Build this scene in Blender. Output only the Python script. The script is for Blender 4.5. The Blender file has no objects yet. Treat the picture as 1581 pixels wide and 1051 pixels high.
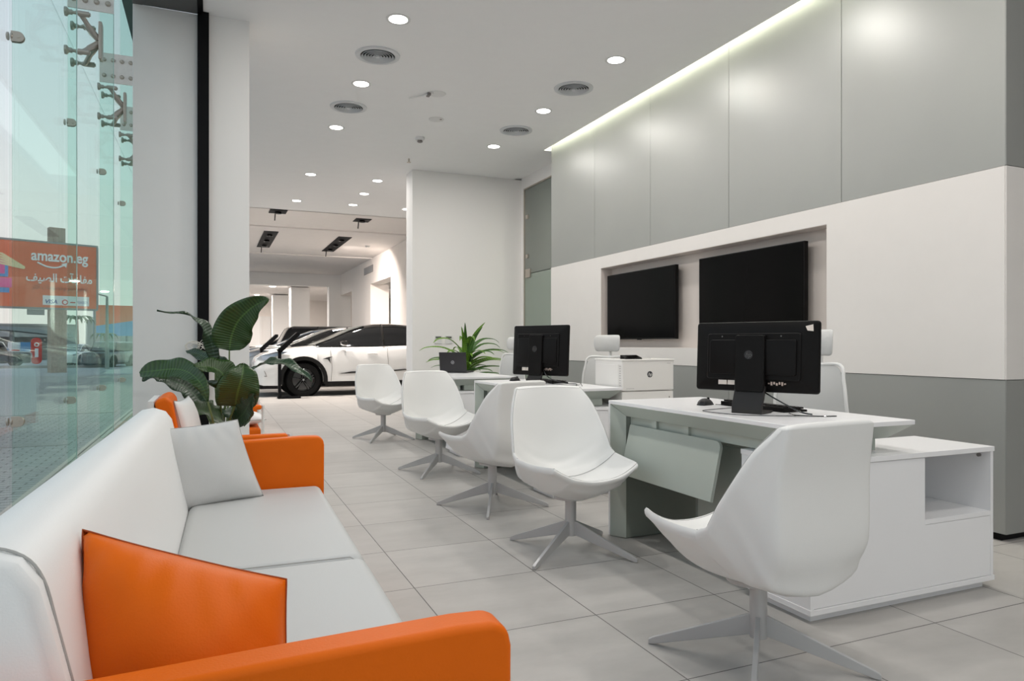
import bpy, bmesh, math, random
from math import sin, cos, pi, radians, sqrt
from mathutils import Vector, Matrix

# ---------------------------------------------------------------- camera, world, light, exposure
scn = bpy.context.scene
COL = scn.collection
EYE = 1.11
cam_d = bpy.data.cameras.new('camera')
cam_d.sensor_width = 36.0
cam_d.lens = 1085 / 1581 * 36.0
cam_d.shift_y = 6.0 / 1581
cam_d.clip_end = 500
cam = bpy.data.objects.new('camera', cam_d)
COL.objects.link(cam)
cam.location = (0, 0, EYE)
cam.rotation_euler = (radians(90), 0, radians(-23.13))
scn.camera = cam
vs = scn.view_settings
vs.view_transform = 'Standard'; vs.look = 'None'; vs.gamma = 1.0; vs.use_curve_mapping = False
vs.exposure = 0.0

world = bpy.data.worlds.new('world'); scn.world = world
world.use_nodes = True
nt = world.node_tree; nt.nodes.clear()
wo = nt.nodes.new('ShaderNodeOutputWorld'); bg = nt.nodes.new('ShaderNodeBackground')
tc = nt.nodes.new('ShaderNodeTexCoord'); sx = nt.nodes.new('ShaderNodeSeparateXYZ'); cr = nt.nodes.new('ShaderNodeValToRGB')
nt.links.new(tc.outputs['Generated'], sx.inputs[0]); nt.links.new(sx.outputs['Z'], cr.inputs[0])
cr.color_ramp.elements[0].position = 0.0; cr.color_ramp.elements[0].color = (.86, .80, .76, 1)
cr.color_ramp.elements[1].position = 0.55; cr.color_ramp.elements[1].color = (.52, .63, .76, 1)
e = cr.color_ramp.elements.new(0.2); e.color = (.78, .80, .82, 1)
nt.links.new(cr.outputs[0], bg.inputs[0]); bg.inputs[1].default_value = 1.2
nt.links.new(bg.outputs[0], wo.inputs[0])

scn.cycles.transparent_max_bounces = 48
scn.cycles.sample_clamp_indirect = 8.0
LAMP_W = 13.0        # each ceiling downlight, watts
WARM_W = 150.0       # showroom track lights
COVE_E = 20.0

# ---------------------------------------------------------------- materials
def mat(name, col, rough=.5, metal=0., bump=0., bscale=60., var=0., vscale=6., emit=None, estr=0., coat=0., spec=None):
    m = bpy.data.materials.new(name); m.use_nodes = True
    t = m.node_tree; b = t.nodes['Principled BSDF']
    b.inputs['Base Color'].default_value = (*col, 1)
    b.inputs['Roughness'].default_value = rough; b.inputs['Metallic'].default_value = metal
    if spec is not None: b.inputs['Specular IOR Level'].default_value = spec
    if coat: b.inputs['Coat Weight'].default_value = coat; b.inputs['Coat Roughness'].default_value = .05
    tcn = t.nodes.new('ShaderNodeTexCoord')
    if var > 0:
        n = t.nodes.new('ShaderNodeTexNoise'); n.inputs['Scale'].default_value = vscale; n.inputs['Detail'].default_value = 4
        t.links.new(tcn.outputs['Object'], n.inputs['Vector'])
        r = t.nodes.new('ShaderNodeValToRGB')
        r.color_ramp.elements[0].position = .3; r.color_ramp.elements[1].position = .7
        r.color_ramp.elements[0].color = tuple(c * (1 - var) for c in col) + (1,)
        r.color_ramp.elements[1].color = tuple(min(1, c * (1 + var)) for c in col) + (1,)
        t.links.new(n.outputs['Fac'], r.inputs[0]); t.links.new(r.outputs[0], b.inputs['Base Color'])
    if bump > 0:
        n = t.nodes.new('ShaderNodeTexNoise'); n.inputs['Scale'].default_value = bscale; n.inputs['Detail'].default_value = 3
        t.links.new(tcn.outputs['Object'], n.inputs['Vector'])
        bp = t.nodes.new('ShaderNodeBump'); bp.inputs['Strength'].default_value = bump; bp.inputs['Distance'].default_value = .002
        t.links.new(n.outputs['Fac'], bp.inputs['Height']); t.links.new(bp.outputs[0], b.inputs['Normal'])
    if emit:
        b.inputs['Emission Color'].default_value = (*emit, 1); b.inputs['Emission Strength'].default_value = estr
    return m

def glass(name, tint, refl=.12, rough=0., haze=0., hcol=(.6, .75, .7)):
    m = bpy.data.materials.new(name); m.use_nodes = True
    t = m.node_tree; t.nodes.clear()
    o = t.nodes.new('ShaderNodeOutputMaterial'); tr = t.nodes.new('ShaderNodeBsdfTransparent'); gl = t.nodes.new('ShaderNodeBsdfGlossy')
    tr.inputs[0].default_value = (*tint, 1); gl.inputs['Roughness'].default_value = rough
    fr = t.nodes.new('ShaderNodeFresnel'); fr.inputs[0].default_value = 1.5
    mx = t.nodes.new('ShaderNodeMixShader')
    ml = t.nodes.new('ShaderNodeMath'); ml.operation = 'MULTIPLY'; ml.inputs[1].default_value = refl / .12; ml.use_clamp = True
    t.links.new(fr.outputs[0], ml.inputs[0]); t.links.new(ml.outputs[0], mx.inputs[0])
    src = tr
    if haze > 0:
        df = t.nodes.new('ShaderNodeBsdfDiffuse'); df.inputs[0].default_value = (*hcol, 1)
        m2 = t.nodes.new('ShaderNodeMixShader'); m2.inputs[0].default_value = haze
        t.links.new(tr.outputs[0], m2.inputs[1]); t.links.new(df.outputs[0], m2.inputs[2]); src = m2
    t.links.new(src.outputs[0], mx.inputs[1]); t.links.new(gl.outputs[0], mx.inputs[2])
    t.links.new(mx.outputs[0], o.inputs[0])
    return m

def tile_mat(name, px, py, ox, oy, base, rough, joint=.003, jcol=(.16, .155, .15), var=.10, offs=0., bump=.0):
    m = bpy.data.materials.new(name); m.use_nodes = True
    t = m.node_tree; b = t.nodes['Principled BSDF']; L = t.links.new
    tcn = t.nodes.new('ShaderNodeTexCoord'); sp = t.nodes.new('ShaderNodeSeparateXYZ'); L(tcn.outputs['Object'], sp.inputs[0])
    def M(op, a, c=None):
        n = t.nodes.new('ShaderNodeMath'); n.operation = op
        for i, v in enumerate((a, c)):
            if v is None: continue
            if isinstance(v, (int, float)): n.inputs[i].default_value = v
            else: L(v, n.inputs[i])
        return n.outputs[0]
    v = M('DIVIDE', M('SUBTRACT', sp.outputs['Y'], oy), py)
    fy = M('FLOOR', v)
    u = M('DIVIDE', M('SUBTRACT', sp.outputs['X'], ox), px)
    if offs: u = M('ADD', u, M('MULTIPLY', M('MODULO', fy, 2.0), offs))
    fx = M('FLOOR', u)
    du = M('MULTIPLY', M('MINIMUM', M('SUBTRACT', u, fx), M('SUBTRACT', 1.0, M('SUBTRACT', u, fx))), px)
    dv = M('MULTIPLY', M('MINIMUM', M('SUBTRACT', v, fy), M('SUBTRACT', 1.0, M('SUBTRACT', v, fy))), py)
    line = M('LESS_THAN', M('MINIMUM', du, dv), joint / 2)
    cb = t.nodes.new('ShaderNodeCombineXYZ'); L(fx, cb.inputs[0]); L(fy, cb.inputs[1])
    wn = t.nodes.new('ShaderNodeTexWhiteNoise'); wn.noise_dimensions = '2D'; L(cb.outputs[0], wn.inputs['Vector'])
    off = t.nodes.new('ShaderNodeVectorMath'); off.operation = 'MULTIPLY_ADD'
    L(wn.outputs['Color'], off.inputs[0]); off.inputs[1].default_value = (9, 9, 0); L(tcn.outputs['Object'], off.inputs[2])
    mp = t.nodes.new('ShaderNodeMapping'); L(off.outputs[0], mp.inputs[0]); mp.inputs['Scale'].default_value = (1, 2.2, 1)
    n1 = t.nodes.new('ShaderNodeTexNoise'); n1.inputs['Scale'].default_value = 2.2; n1.inputs['Detail'].default_value = 7; n1.inputs['Roughness'].default_value = .62
    L(mp.outputs[0], n1.inputs['Vector'])
    r = t.nodes.new('ShaderNodeValToRGB'); r.color_ramp.elements[0].position = .3; r.color_ramp.elements[1].position = .72
    r.color_ramp.elements[0].color = tuple(c * (1 - var) for c in base) + (1,); r.color_ramp.elements[1].color = tuple(c * (1 + var) for c in base) + (1,)
    L(n1.outputs['Fac'], r.inputs[0])
    hs = t.nodes.new('ShaderNodeHueSaturation'); L(r.outputs[0], hs.inputs['Color'])
    L(M('ADD', M('MULTIPLY', wn.outputs['Value'], .10), .95), hs.inputs['Value'])
    mx = t.nodes.new('ShaderNodeMix'); mx.data_type = 'RGBA'
    L(line, mx.inputs[0]); L(hs.outputs[0], mx.inputs[6]); mx.inputs[7].default_value = (*jcol, 1)
    L(mx.outputs[2], b.inputs['Base Color'])
    L(M('ADD', M('MULTIPLY', n1.outputs['Fac'], .18), rough - .09), b.inputs['Roughness']); b.inputs['Specular IOR Level'].default_value = .24
    bp = t.nodes.new('ShaderNodeBump'); bp.inputs['Strength'].default_value = .4; bp.inputs['Distance'].default_value = .002
    L(M('SUBTRACT', 1.0, line), bp.inputs['Height']); L(bp.outputs[0], b.inputs['Normal'])
    return m

def leaf_mat(name, c1, c2, rough=.35):
    m = bpy.data.materials.new(name); m.use_nodes = True
    t = m.node_tree; b = t.nodes['Principled BSDF']; L = t.links.new
    uv = t.nodes.new('ShaderNodeUVMap'); uv.uv_map = 'UVMap'
    w = t.nodes.new('ShaderNodeTexWave'); w.inputs['Scale'].default_value = 9; w.inputs['Distortion'].default_value = .6; w.bands_direction = 'Y'
    L(uv.outputs[0], w.inputs['Vector'])
    r = t.nodes.new('ShaderNodeValToRGB'); r.color_ramp.elements[0].color = (*c1, 1); r.color_ramp.elements[1].color = (*c2, 1)
    L(w.outputs['Fac'], r.inputs[0])
    sp = t.nodes.new('ShaderNodeSeparateXYZ'); L(uv.outputs[0], sp.inputs[0])
    a = t.nodes.new('ShaderNodeMath'); a.operation = 'SUBTRACT'; L(sp.outputs[0], a.inputs[0]); a.inputs[1].default_value = .5
    a2 = t.nodes.new('ShaderNodeMath'); a2.operation = 'ABSOLUTE'; L(a.outputs[0], a2.inputs[0])
    a3 = t.nodes.new('ShaderNodeMath'); a3.operation = 'LESS_THAN'; L(a2.outputs[0], a3.inputs[0]); a3.inputs[1].default_value = .025
    mx = t.nodes.new('ShaderNodeMix'); mx.data_type = 'RGBA'; L(a3.outputs[0], mx.inputs[0]); L(r.outputs[0], mx.inputs[6])
    mx.inputs[7].default_value = (c2[0] * 1.9, c2[1] * 1.7, c2[2] * 1.9, 1)
    L(mx.outputs[2], b.inputs['Base Color']); b.inputs['Roughness'].default_value = rough
    bp = t.nodes.new('ShaderNodeBump'); bp.inputs['Strength'].default_value = .5; bp.inputs['Distance'].default_value = .003
    L(w.outputs['Fac'], bp.inputs['Height']); L(bp.outputs[0], b.inputs['Normal'])
    return m

M = {}
M['ceil'] = mat('ceiling_paint', (.95, .95, .95), .8, var=.01)
M['wall'] = mat('wall_paint', (.90, .885, .865), .7, bump=.05, bscale=200)
M['floor'] = tile_mat('floor_tile', .601, .603, .849, 3.12, (.44, .425, .405), .44, .0045, (.10, .095, .09))
M['alu'] = mat('aluminium_panel', (.35, .36, .345), .43, .32, var=.02, vscale=2)
M['alu_w'] = mat('white_panel', (.76, .735, .71), .45, var=.01)
M['niche'] = mat('niche_panel', (.68, .62, .58), .4, var=.01)
M['black'] = mat('black_frame', (.004, .004, .005), .5, spec=.15)
M['soffit'] = mat('dark_soffit', (.13, .13, .13), .5, .5)
M['col'] = mat('column_cladding', (.80, .795, .785), .5, .0, var=.01)
M['seam'] = mat('panel_seam', (.10, .10, .10), .7)
M['glassw'] = glass('clear_glass', (.975, .992, .986), .03)
M['fin'] = glass('green_fin_glass', (.885, .965, .940), .03)
M['gedge'] = mat('glass_edge', (.30, .52, .46), .15, spec=.8)
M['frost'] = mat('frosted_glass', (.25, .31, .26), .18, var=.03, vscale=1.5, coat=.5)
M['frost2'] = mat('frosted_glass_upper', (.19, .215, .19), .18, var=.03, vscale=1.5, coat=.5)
M['steel'] = mat('brushed_steel', (.52, .47, .41), .32, .6, bump=.05)
M['steel_p'] = mat('splice_plate_steel', (.85, .81, .76), .5, .1, var=.03, vscale=30)
M['leather_w'] = mat('white_leather', (.78, .78, .765), .42, bump=.12, bscale=350)
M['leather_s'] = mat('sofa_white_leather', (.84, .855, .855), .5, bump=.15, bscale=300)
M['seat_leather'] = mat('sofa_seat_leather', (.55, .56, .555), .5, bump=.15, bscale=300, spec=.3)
M['leather_o'] = mat('orange_leather', (.78, .140, .001), .48, bump=.25, bscale=260, var=.04, vscale=4, spec=.2)
M['fabric_w'] = mat('pillow_fabric', (.60, .605, .60), .8, bump=.3, bscale=400)
M['stitch'] = mat('stitching', (.42, .42, .41), .8)
M['stitch_o'] = mat('orange_stitching', (.32, .055, .004), .7)
M['pmetal'] = mat('powder_coated_metal', (.50, .50, .50), .4, .3)
M['dwhite'] = mat('white_laminate', (.83, .83, .84), .28, var=.005)
M['dgreen'] = mat('sage_laminate', (.42, .46, .415), .42, var=.01)
M['dkgreen'] = mat('dark_green_laminate', (.22, .245, .215), .45, var=.01)
M['plast'] = mat('black_plastic', (.005, .0045, .0045), .42, bump=.05, bscale=500, spec=.14)
M['plast2'] = mat('black_gloss_plastic', (.020, .018, .017), .35, spec=.3)
M['screen'] = mat('screen_glass', (.003, .0026, .0026), .10, spec=.05)
M['label_w'] = mat('sticker', (.75, .68, .62), .5)
M['port'] = mat('metal_ports', (.45, .36, .32), .35, .9)
M['grey_lap'] = mat('laptop_shell', (.035, .035, .038), .45, .4)
M['logo'] = mat('dark_logo', (.016, .016, .018), .5)
M['logo_p'] = mat('printed_logo', (.05, .05, .055), .5)
M['printer'] = mat('printer_shell', (.82, .80, .77), .4)
M['printer_g'] = mat('printer_grey', (.55, .53, .51), .5)
M['mesh'] = mat('chair_mesh', (.62, .62, .61), .75, bump=.6, bscale=700)
M['leaf'] = leaf_mat('banana_leaf', (.018, .050, .010), (.035, .085, .016))
M['leaf2'] = leaf_mat('banana_leaf_dark', (.016, .042, .018), (.030, .068, .030), .3)
M['leaf3'] = leaf_mat('dracaena_leaf', (.085, .20, .015), (.17, .33, .04))
M['leaf4'] = leaf_mat('dracaena_leaf_dark', (.035, .10, .015), (.06, .16, .025))
M['stem'] = mat('stem', (.14, .20, .07), .5)
M['soil'] = mat('soil', (.03, .022, .016), .95, bump=1, bscale=80)
M['pot'] = mat('white_pot', (.72, .71, .70), .35)
M['lens'] = mat('downlight_lens', (1, 1, 1), .5, emit=(1, .97, .93), estr=10)
M['trimw'] = mat('white_trim', (.78, .78, .77), .5)
M['vent_d'] = mat('vent_interior', (.035, .038, .04), .8)
M['vent_m'] = mat('vent_metal', (.66, .68, .70), .45, .1)
M['cove'] = mat('cove_strip', (1, 1, 1), .5, emit=(1, 1, .78), estr=COVE_E)
M['cpaint'] = mat('white_car_paint', (.84, .84, .83), .16, coat=1., spec=.6)
M['cpaint2'] = mat('silver_car_paint', (.34, .345, .35), .2, .6, coat=1.)
M['cpaint3'] = mat('blue_grey_car_paint', (.16, .20, .25), .2, .5, coat=1.)
M['cpaint4'] = mat('beige_car_paint', (.55, .52, .49), .25, .3, coat=1.)
M['cpaint5'] = mat('dark_car_paint', (.05, .05, .055), .2, .3, coat=1.)
M['cglass'] = mat('car_window', (.012, .013, .014), .04, spec=.35)
M['cwind'] = mat('car_windscreen', (.15, .17, .16), .05, spec=.9)
M['rubber'] = mat('rubber', (.006, .006, .006), .75, spec=.15)
M['clad'] = mat('black_cladding', (.008, .008, .008), .5, spec=.2)
M['cblack'] = mat('gloss_black_paint', (.006, .006, .006), .1, coat=1.)
M['lampc'] = mat('headlamp_cover', (.35, .38, .42), .08, .5, coat=1.)
M['rim_metal'] = mat('chrome', (.7, .7, .7), .12, 1.)
M['paver'] = tile_mat('street_paver', .20, .10, 0, 0, (.42, .415, .40), .7, .016, (.20, .19, .18), .10, .5)
M['asphalt'] = mat('asphalt', (.40, .40, .40), .85, var=.06, vscale=.4)
M['curb'] = mat('curb_concrete', (.36, .35, .33), .85, var=.08, vscale=3)
M['bb'] = mat('billboard_orange', (.80, .17, .07), .5, var=.02)
M['bbw'] = mat('billboard_white', (.85, .85, .85), .5)
M['bbt'] = mat('billboard_white_print', (.92, .92, .92), .5)
M['bbo'] = mat('billboard_brown_print', (.35, .10, .07), .5)
M['visa'] = mat('print_navy', (.05, .08, .30), .5)
M['red'] = mat('print_red', (.70, .05, .04), .5)
M['bblue'] = mat('print_blue', (.10, .32, .62), .5)
M['pink'] = mat('print_pink', (.75, .12, .35), .5)
M['cream'] = mat('print_cream', (.85, .72, .42), .5)
M['post'] = mat('brick_post', (.42, .33, .27), .9, var=.15, vscale=12)
M['pole'] = mat('grey_pole', (.30, .31, .31), .6, .3)
M['canopy'] = mat('canopy_concrete', (.30, .33, .34), .8)
M['bldg'] = mat('far_building', (.42, .42, .41), .9, var=.05, vscale=.3)
M['tree'] = mat('far_foliage', (.14, .19, .12), .9, var=.3, vscale=2)
M['cord'] = mat('white_cord', (.75, .72, .66), .7)
M['warmwall'] = mat('showroom_paint_warm_lit', (.93, .87, .82), .7, var=.01)  # warm tint of the showroom light is mixed into this wall colour
M['warmceil'] = mat('showroom_ceiling_warm_lit', (.84, .80, .77), .8, var=.01)  # beige cast of the warm light is put into the ceiling colour
M['grille'] = mat('grille_grey', (.22, .20, .19), .6)
M['lcd'] = mat('lcd', (.12, .13, .11), .3)

# ---------------------------------------------------------------- mesh helpers
class MB:
    def __init__(s): s.v = []; s.f = []; s.mi = []; s.uv = None
    def add(s, vs, fs, m=0):
        o = len(s.v); s.v += [tuple(x) for x in vs]; s.f += [tuple(o + i for i in f) for f in fs]; s.mi += [m] * len(fs); return s
    def box(s, x0, x1, y0, y1, z0, z1, m=0):
        return s.add([(x0, y0, z0), (x1, y0, z0), (x1, y1, z0), (x0, y1, z0), (x0, y0, z1), (x1, y0, z1), (x1, y1, z1), (x0, y1, z1)],
                     [(0, 3, 2, 1), (4, 5, 6, 7), (0, 1, 5, 4), (1, 2, 6, 5), (2, 3, 7, 6), (3, 0, 4, 7)], m)
    def prism(s, poly, a0, a1, axis='y', m=0):
        # poly 2d points: axis 'y' -> (x,z), 'x' -> (y,z), 'z' -> (x,y)
        def P(p, a):
            return {'y': (p[0], a, p[1]), 'x': (a, p[0], p[1]), 'z': (p[0], p[1], a)}[axis]
        n = len(poly)
        vs = [P(p, a0) for p in poly] + [P(p, a1) for p in poly]
        fs = [tuple(range(n)), tuple(reversed(range(n, 2 * n)))] + [(i, n + i, n + (i + 1) % n, (i + 1) % n) for i in range(n)]
        return s.add(vs, fs, m)
    def cyl(s, p0, p1, r0, r1=None, n=20, m=0, caps=True):
        return s.tube([p0, p1], [r0, r0 if r1 is None else r1], n, m, caps)
    def tube(s, path, r, n=8, m=0, caps=True):
        P = [Vector(p) for p in path]
        R = r if isinstance(r, (list, tuple)) else [r] * len(P)
        rings = []; up = None
        for i, p in enumerate(P):
            d = (P[min(i + 1, len(P) - 1)] - P[max(i - 1, 0)]).normalized()
            if up is None:
                up = Vector((0, 0, 1)) if abs(d.z) < .9 else Vector((1, 0, 0))
            a = d.cross(up).normalized(); b = a.cross(d).normalized(); up = b
            rings.append([p + (a * cos(2 * pi * k / n) + b * sin(2 * pi * k / n)) * R[i] for k in range(n)])
        vs = [q for rg in rings for q in rg]; fs = []
        for i in range(len(P) - 1):
            for k in range(n):
                k2 = (k + 1) % n
                fs.append((i * n + k, i * n + k2, (i + 1) * n + k2, (i + 1) * n + k))
        if caps:
            fs.append(tuple(reversed(range(n)))); fs.append(tuple((len(P) - 1) * n + k for k in range(n)))
        return s.add(vs, fs, m)
    def lathe(s, prof, c=(0, 0, 0), n=28, m=0, axis='z'):
        vs = []; fs = []
        for (r, h) in prof:
            for k in range(n):
                a = 2 * pi * k / n
                p = (r * cos(a), r * sin(a), h) if axis == 'z' else ((h, r * cos(a), r * sin(a)) if axis == 'x' else (r * cos(a), h, r * sin(a)))
                vs.append((p[0] + c[0], p[1] + c[1], p[2] + c[2]))
        for i in range(len(prof) - 1):
            for k in range(n):
                k2 = (k + 1) % n
                fs.append((i * n + k, i * n + k2, (i + 1) * n + k2, (i + 1) * n + k))
        return s.add(vs, fs, m)
    def grid(s, rows, m=0, cu=False, flip=False):
        nr, nc = len(rows), len(rows[0]); fs = []
        for i in range(nr - 1):
            for j in range(nc if cu else nc - 1):
                j2 = (j + 1) % nc
                f = (i * nc + j, i * nc + j2, (i + 1) * nc + j2, (i + 1) * nc + j)
                fs.append(tuple(reversed(f)) if flip else f)
        return s.add([p for r in rows for p in r], fs, m)
    def xf(s, mtx):
        s.v = [tuple(mtx @ Vector(p)) for p in s.v]; return s
    def build(s, name, ms, parent=None, smooth=False, bevel=0., seg=2, sub=0, crease=None, ang=35, loc=None, rot=None, solid=0.):
        me = bpy.data.meshes.new(name)
        me.from_pydata(s.v, [], s.f); me.validate()
        for x in (ms if isinstance(ms, (list, tuple)) else [ms]): me.materials.append(M[x] if isinstance(x, str) else x)
        if len(me.polygons) == len(s.mi): me.polygons.foreach_set('material_index', s.mi)
        bm = bmesh.new(); bm.from_mesh(me); bmesh.ops.remove_doubles(bm, verts=bm.verts, dist=1e-5)
        bmesh.ops.recalc_face_normals(bm, faces=bm.faces); bm.to_mesh(me); bm.free()
        o = bpy.data.objects.new(name, me); COL.objects.link(o)
        if parent: o.parent = parent
        if loc: o.location = loc
        if rot: o.rotation_euler = rot
        if smooth or bevel or sub:
            me.polygons.foreach_set('use_smooth', [True] * len(me.polygons))
        if smooth and not sub: me.set_sharp_from_angle(angle=radians(ang))
        if solid:
            md = o.modifiers.new('solid', 'SOLIDIFY'); md.thickness = solid; md.offset = 0
        if bevel:
            md = o.modifiers.new('bevel', 'BEVEL'); md.width = bevel; md.segments = seg; md.limit_method = 'ANGLE'; md.angle_limit = radians(30); md.harden_normals = True
            me.set_sharp_from_angle(angle=radians(60)) if False else None
        if sub:
            md = o.modifiers.new('sub', 'SUBSURF'); md.levels = sub; md.render_levels = sub
        return o

def tag(o, label=None, cat=None, group=None, kind=None):
    if label: o['label'] = label
    if cat: o['category'] = cat
    if group: o['group'] = group
    if kind: o['kind'] = kind
    return o
def thing(name, label, cat, loc=(0, 0, 0), rz=0., group=None):
    o = bpy.data.objects.new(name, None); COL.objects.link(o); o.location = loc; o.rotation_euler = (0, 0, rz); o.empty_display_size = .1
    return tag(o, label, cat, group)
def struct(o): o['kind'] = 'structure'; return o
KIDS = {}
def kids(o):
    return [c for c in bpy.data.objects if c.parent == o]
def dup(o, loc=None, rz=None, label=None, group=None, parent=None):
    c = o.copy(); COL.objects.link(c)
    if parent: c.parent = parent
    if loc is not None: c.location = loc
    if rz is not None: c.rotation_euler = (0, 0, rz)
    if label: c['label'] = label
    if group: c['group'] = group
    for ch in kids(o): dup(ch, parent=c)
    return c
def text(body, size, m, parent, loc, rot, name='lettering', ext=.001, font=None, sx=1., shear=0., align='CENTER', extrude_off=0.):
    cu = bpy.data.curves.new(name, 'FONT'); cu.body = body; cu.size = size; cu.extrude = ext; cu.align_x = align; cu.align_y = 'CENTER'; cu.shear = shear
    cu.offset = extrude_off
    if font: cu.font = font
    cu.materials.append(M[m]); o = bpy.data.objects.new(name, cu); COL.objects.link(o)
    me = bpy.data.meshes.new_from_object(o.evaluated_get(bpy.context.evaluated_depsgraph_get()))
    bpy.data.objects.remove(o)
    me.transform(Matrix.Diagonal((sx, 1, 1, 1)))
    o = bpy.data.objects.new(name, me); COL.objects.link(o)
    o.parent = parent; o.location = loc; o.rotation_euler = rot
    return o
def catmull(pts, n=6):
    P = [Vector(p) for p in pts]; out = []
    for i in range(len(P) - 1):
        p0 = P[max(i - 1, 0)]; p1 = P[i]; p2 = P[i + 1]; p3 = P[min(i + 2, len(P) - 1)]
        for k in range(n):
            t = k / n
            out.append(.5 * ((2 * p1) + (-p0 + p2) * t + (2 * p0 - 5 * p1 + 4 * p2 - p3) * t * t + (-p0 + 3 * p1 - 3 * p2 + p3) * t ** 3))
    out.append(P[-1]); return out

# ---------------------------------------------------------------- the room
CZ = 3.65
YB = -4.0          # room end behind the camera
WX = 4.083         # panelled wall
struct(MB().box(-1.25, 14, YB, 46, -.10, 0).build('floor', 'floor'))
struct(MB().box(-.06, 4.0, YB, 13.9, CZ, CZ + .12).box(4.3, 9.0, 2.6, 13.9, CZ + .02, CZ + .12).box(4.0, 4.3, 8.3, 13.9, CZ, CZ + .12).box(4.0, 9, YB, 2.6, CZ, CZ + .12).build('ceiling', 'ceil'))
struct(MB().box(-.54, -.10, YB, 5.90, CZ - .01, CZ + .12).build('trim_1', 'soffit'))
struct(MB().box(-.54, -.50, YB, 5.9, CZ + .12, 6.2).box(-.50, -.45, 5.9, 40, CZ + .12, 6.2).build('wall_upper', 'col'))
struct(MB().box(-.54, -.10, 5.90, 6.35, 0, CZ - .01).build('wall_pier', 'col', bevel=.004))
struct(MB().box(-.10, -.02, 5.86, 6.3, 0, CZ + .03).box(-.10, -.06, YB, 5.86, CZ - .015, CZ + .03).build('trim_2', 'black', bevel=.003))
struct(MB().box(-.02, .272, 5.90, 6.35, 0, CZ).build('wall_left', 'wall'))
struct(MB().box(-1.2, -.54, YB, 40, 6.1, 6.2).build('trim_3', 'soffit'))

# panelled wall on the right, built as separate cladding panels (seams are real gaps)
seams = [2.53, 3.645, 4.82, 5.994, 7.12, 8.25]
mb = MB()
mb.box(4.25, 9.0, 2.57, 8.24, .045, 3.64)
mb.box(4.112, 4.25, 2.57, 3.70, .045, 3.64).box(4.112, 4.25, 7.05, 8.24, .045, 3.64).box(4.112, 4.25, 3.70, 7.05, 2.02, 3.64).box(4.112, 4.25, 3.70, 7.05, .045, 1.04)
for a, b_ in zip(seams[:-1], seams[1:]):
    mb.box(WX, 4.11, a + .0025, b_ - .0025, 2.113, 3.78, 1)
struct(mb.build('wall_right', ['seam', 'alu']))
mb = MB()
# white band with the niche opening
N0, N1, NZ0, NZ1 = 3.77, 6.97, 1.075, 1.977
mb.box(WX - .004, 4.11, 2.533, N0, .912, 2.11)
mb.box(WX - .004, 4.11, N1, 8.25, .912, 2.11)
mb.box(WX - .004, 4.11, N0, N1, NZ1, 2.11).box(WX - .004, 4.11, N0, N1, .912, NZ0)
struct(mb.build('wall_band', 'alu_w'))
mb = MB()
mb.box(4.22, 4.24, N0 - .02, N1 + .02, NZ0 - .02, NZ1 + .02).box(4.081, 4.23, N0 - .02, N0 + .004, NZ0, NZ1).box(4.081, 4.23, N1 - .004, N1 + .02, NZ0, NZ1)
mb.box(4.081, 4.23, N0, N1, NZ1 - .004, NZ1 + .02).box(4.081, 4.23, N0, N1, NZ0 - .02, NZ0 + .004)
struct(mb.build('trim_4', 'niche'))
mb = MB()
for a, b_ in zip([2.53, 3.645, 4.82, 5.994, 7.12], [3.645, 4.82, 5.994, 7.12, 8.25]):
    mb.box(WX, 4.11, a + .002, b_ - .002, .045, .908)
struct(mb.build('wall_lower', 'alu'))
# end return of the wall
struct(MB().box(WX + .002, 9, 2.528, 2.56, 2.115, 3.65).box(WX + .002, 9, 2.528, 2.56, .045, .908).build('wall_return', 'alu'))
struct(MB().box(WX + .002, 9, 2.526, 2.56, .912, 2.11).build('wall_return_band', 'alu_w'))
struct(MB().box(4.11, 9, 2.57, 8.2, 0, .045).build('baseboard_right', 'black'))
# cove slot above the panelled wall with its light strip
struct(MB().box(3.93, 3.999, 2.53, 8.27, CZ + .01, 3.85).box(3.93, 4.30, 2.53, 8.27, 3.85, 3.88).box(3.93, 3.999, 8.27, 8.30, CZ + .01, 3.88).build('trim_5', 'ceil'))
cv = thing('cove_light', 'greenish white light strip glowing in the slot between ceiling and grey panelled wall', 'cove light', (4.04, 5.4, 3.83))
MB().box(-.035, .035, -2.83, 2.83, -.008, .008).build('light_strip', 'cove', cv)

# partition wall with frosted glass screen
struct(MB().box(2.68, 4.45, 9.95, 10.15, 0, CZ).build('wall_back', 'wall'))
struct(MB().box(4.41, 4.60, 8.25, 9.95, 3.50, CZ + .02).box(4.41, 4.6, 9.88, 9.95, 0, 3.5).build('wall_over_glass', 'wall'))
struct(MB().box(4.5, 5.0, 8.24, 9.95, 0, CZ).build('wall_behind_glass', 'wall'))
mb = MB().box(4.43, 4.445, 8.25, 9.86, .02, 2.18)
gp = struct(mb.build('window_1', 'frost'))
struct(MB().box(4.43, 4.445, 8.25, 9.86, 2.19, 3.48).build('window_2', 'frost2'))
struct(MB().box(4.415, 4.45, 9.86, 9.88, 0, 3.5).box(4.415, 4.45, 8.25, 9.86, 3.48, 3.5).build('trim_6', 'steel'))
def small_clamp(y, z, w=.06, h=.06, n='glass_clamp', lab='small steel clamp on the frosted glass screen'):
    return MB().box(4.405, 4.43, y - w / 2, y + w / 2, z - h / 2, z + h / 2).build(n, 'steel', bevel=.004)
for i, (y, z, lab) in enumerate([(9.75, 3.05, 'upper left steel clamp on the dark frosted glass pane'), (9.75, 2.45, 'lower left steel clamp on the dark frosted glass pane'),
                      (8.62, 3.05, 'upper right steel clamp on the dark frosted glass pane'), (8.62, 2.45, 'lower right steel clamp on the dark frosted glass pane')]):
    tag(small_clamp(y, z), lab, 'glass clamp', 'clamps on the frosted screen')
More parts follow.
